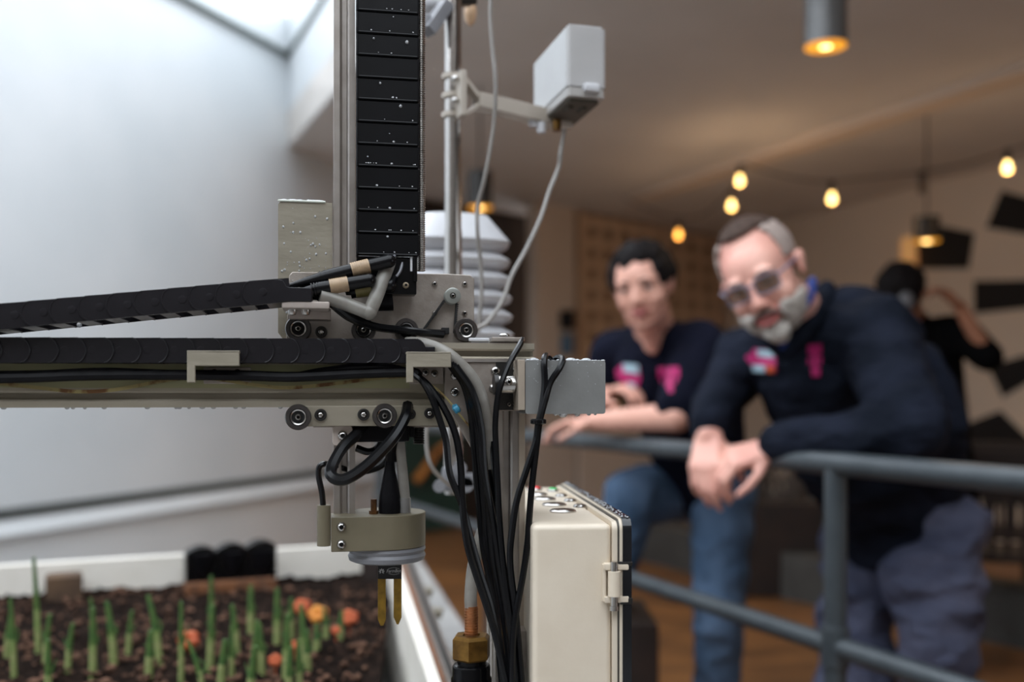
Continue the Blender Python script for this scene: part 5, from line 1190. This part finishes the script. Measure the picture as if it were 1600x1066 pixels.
mk('jeans', fuse(bm, .009, 4, .015, 8), jeans, ym, angle=180, label='faded blue jeans')
for f in (q['ftL'], q['ftR']):
    bm = bmn(); limb(bm, [f+Vector((.01,.05,-.045)), f+Vector((-.05,-.08,-.05))], (.045,.04)); mk('shoe', fuse(bm, .006, 3), blackp, ym, angle=180)
tr = bvh_of(ts)[0]
patch('print_emblem', [(962,578),(974,568),(998,571),(1001,590),(996,606),(985,603),(975,598),(964,590)], tr, pink, ym, 'magenta emblem on the chest')
patch('print_script', [(973,568),(997,570),(998,584),(974,580)], tr, palecy, ym, 'pale lettering across the emblem', off=.007)
patch('print_strip', [(980,596),(993,600),(992,606),(980,602)], tr, palecy, ym, 'pale strip under the emblem', off=.007)
patch('print_letter', [(1028,574),(1061,573),(1061,590),(1055,590),(1054,583),(1050,583),(1052,612),(1045,613),(1040,600),(1041,583),(1036,583),(1035,590),(1029,590)], tr, pink, ym, 'magenta T-shaped letter print')
patch('print_letter', [(1032,592),(1038,592),(1038,598),(1033,598)], tr, pink, ym); patch('print_letter', [(1053,592),(1058,592),(1057,598),(1053,598)], tr, pink, ym)
# step carrying the younger man's raised foot
bm = bmn(); f = q['ftR']; box(bm, f.x-.16, f.y-.22, 0, f.x+.12, f.y+.16, f.z-.095, .01); mk('foot_stool', bm, dwood, label='dark box under the younger man\'s raised foot', cat='stool')
# ------------------------------------------------------------------ person in black by the checker wall
bp = root('person', (P(1450,0,4.3).x, 4.35, 0), 'person in black facing the checker wall behind the bearded man', 'person')
H = headM(P(1410, 464, 4.2), math.radians(4), math.radians(140), 0, 1.0)
x0 = P(1450,0,4.3).x
spb = dict(neck=P(1425,500,4.28), chest=P(1445,560,4.32), belly=P(1455,660,4.35), pelv=P(1460,730,4.36), shL=P(1500,520,4.2), elL=P(1545,560,4.1), wrL=P(1500,480,4.1),
   shR=P(1395,530,4.45), elR=P(1385,620,4.5), wrR=P(1400,690,4.4), hipL=P(1485,760,4.3), hipR=P(1435,760,4.42), knL=P(1490,900,4.3), knR=P(1440,900,4.42), ftL=Vector((P(1490,0,4.3).x,4.3,.09)), ftR=Vector((P(1440,0,4.4).x,4.42,.09)))
body(bp, mat('darker_skin_tone', C(156,104,78), None, 14, .6), H, spb, (.042,.038,.028), [(spb['wrL'], Vector((-.3,0,.3)), Vector((-.5,0,-.5)), Vector((0,-1,0)), (.5,.6,.4), 1.0), (spb['wrR'], Vector((0,-.1,-.3)), Vector((.5,.2,0)), Vector((0,-1,0)), (.3,.4,.3), 1.0)], vox=.007)  # darker skin colour than the two men at the rail
hr = hair_shell(H, lambda p: p.z > .05 or p.y > 0, .016, .7, ax=(.082,.101,.092), n=260, seed=9, vox=.007, sm=1); mk('hair', hr, hair_b, bp, angle=180)
bm = bmn(); c = P(1416, 472, 4.06); sph(bm, c, (.034,.02,.042), u=16, v=10); mk('ear_protector', bm, mat('pale_grey_shell', C(96,96,100), None, 20, .5), bp, label='grey shell over the ear')
bm = bmn(); q = spb; limb(bm, [q['neck']+Vector((0,0,-.02)), q['chest'], q['belly'], q['pelv']], (.075,.15,.15,.16)); limb(bm, [q['shR'], q['shL']], (.08,.08)); limb(bm, [q['shL'], q['shL']+(q['elL']-q['shL'])*.95], (.08,.062)); limb(bm, [q['shR'], q['elR'], q['wrR']+Vector((0,0,.04))], (.08,.062,.045))
mk('jacket', fuse(bm, .011, 4, .006, 9), blacks, bp, angle=180)
bm = bmn()
for s in 'LR': limb(bm, [q['hip'+s], q['kn'+s], q['ft'+s]], (.1,.08,.06))
limb(bm, [q['hipL'], q['hipR']], (.11,.11)); mk('trousers', fuse(bm, .012, 4), blacks, bp, angle=180)
for f in (q['ftL'], q['ftR']):
    bm = bmn(); limb(bm, [f+Vector((0,-.05,-.045)), f+Vector((.03,.10,-.05))], (.045,.04)); mk('shoe', fuse(bm, .008, 3), blackp, bp, angle=180)
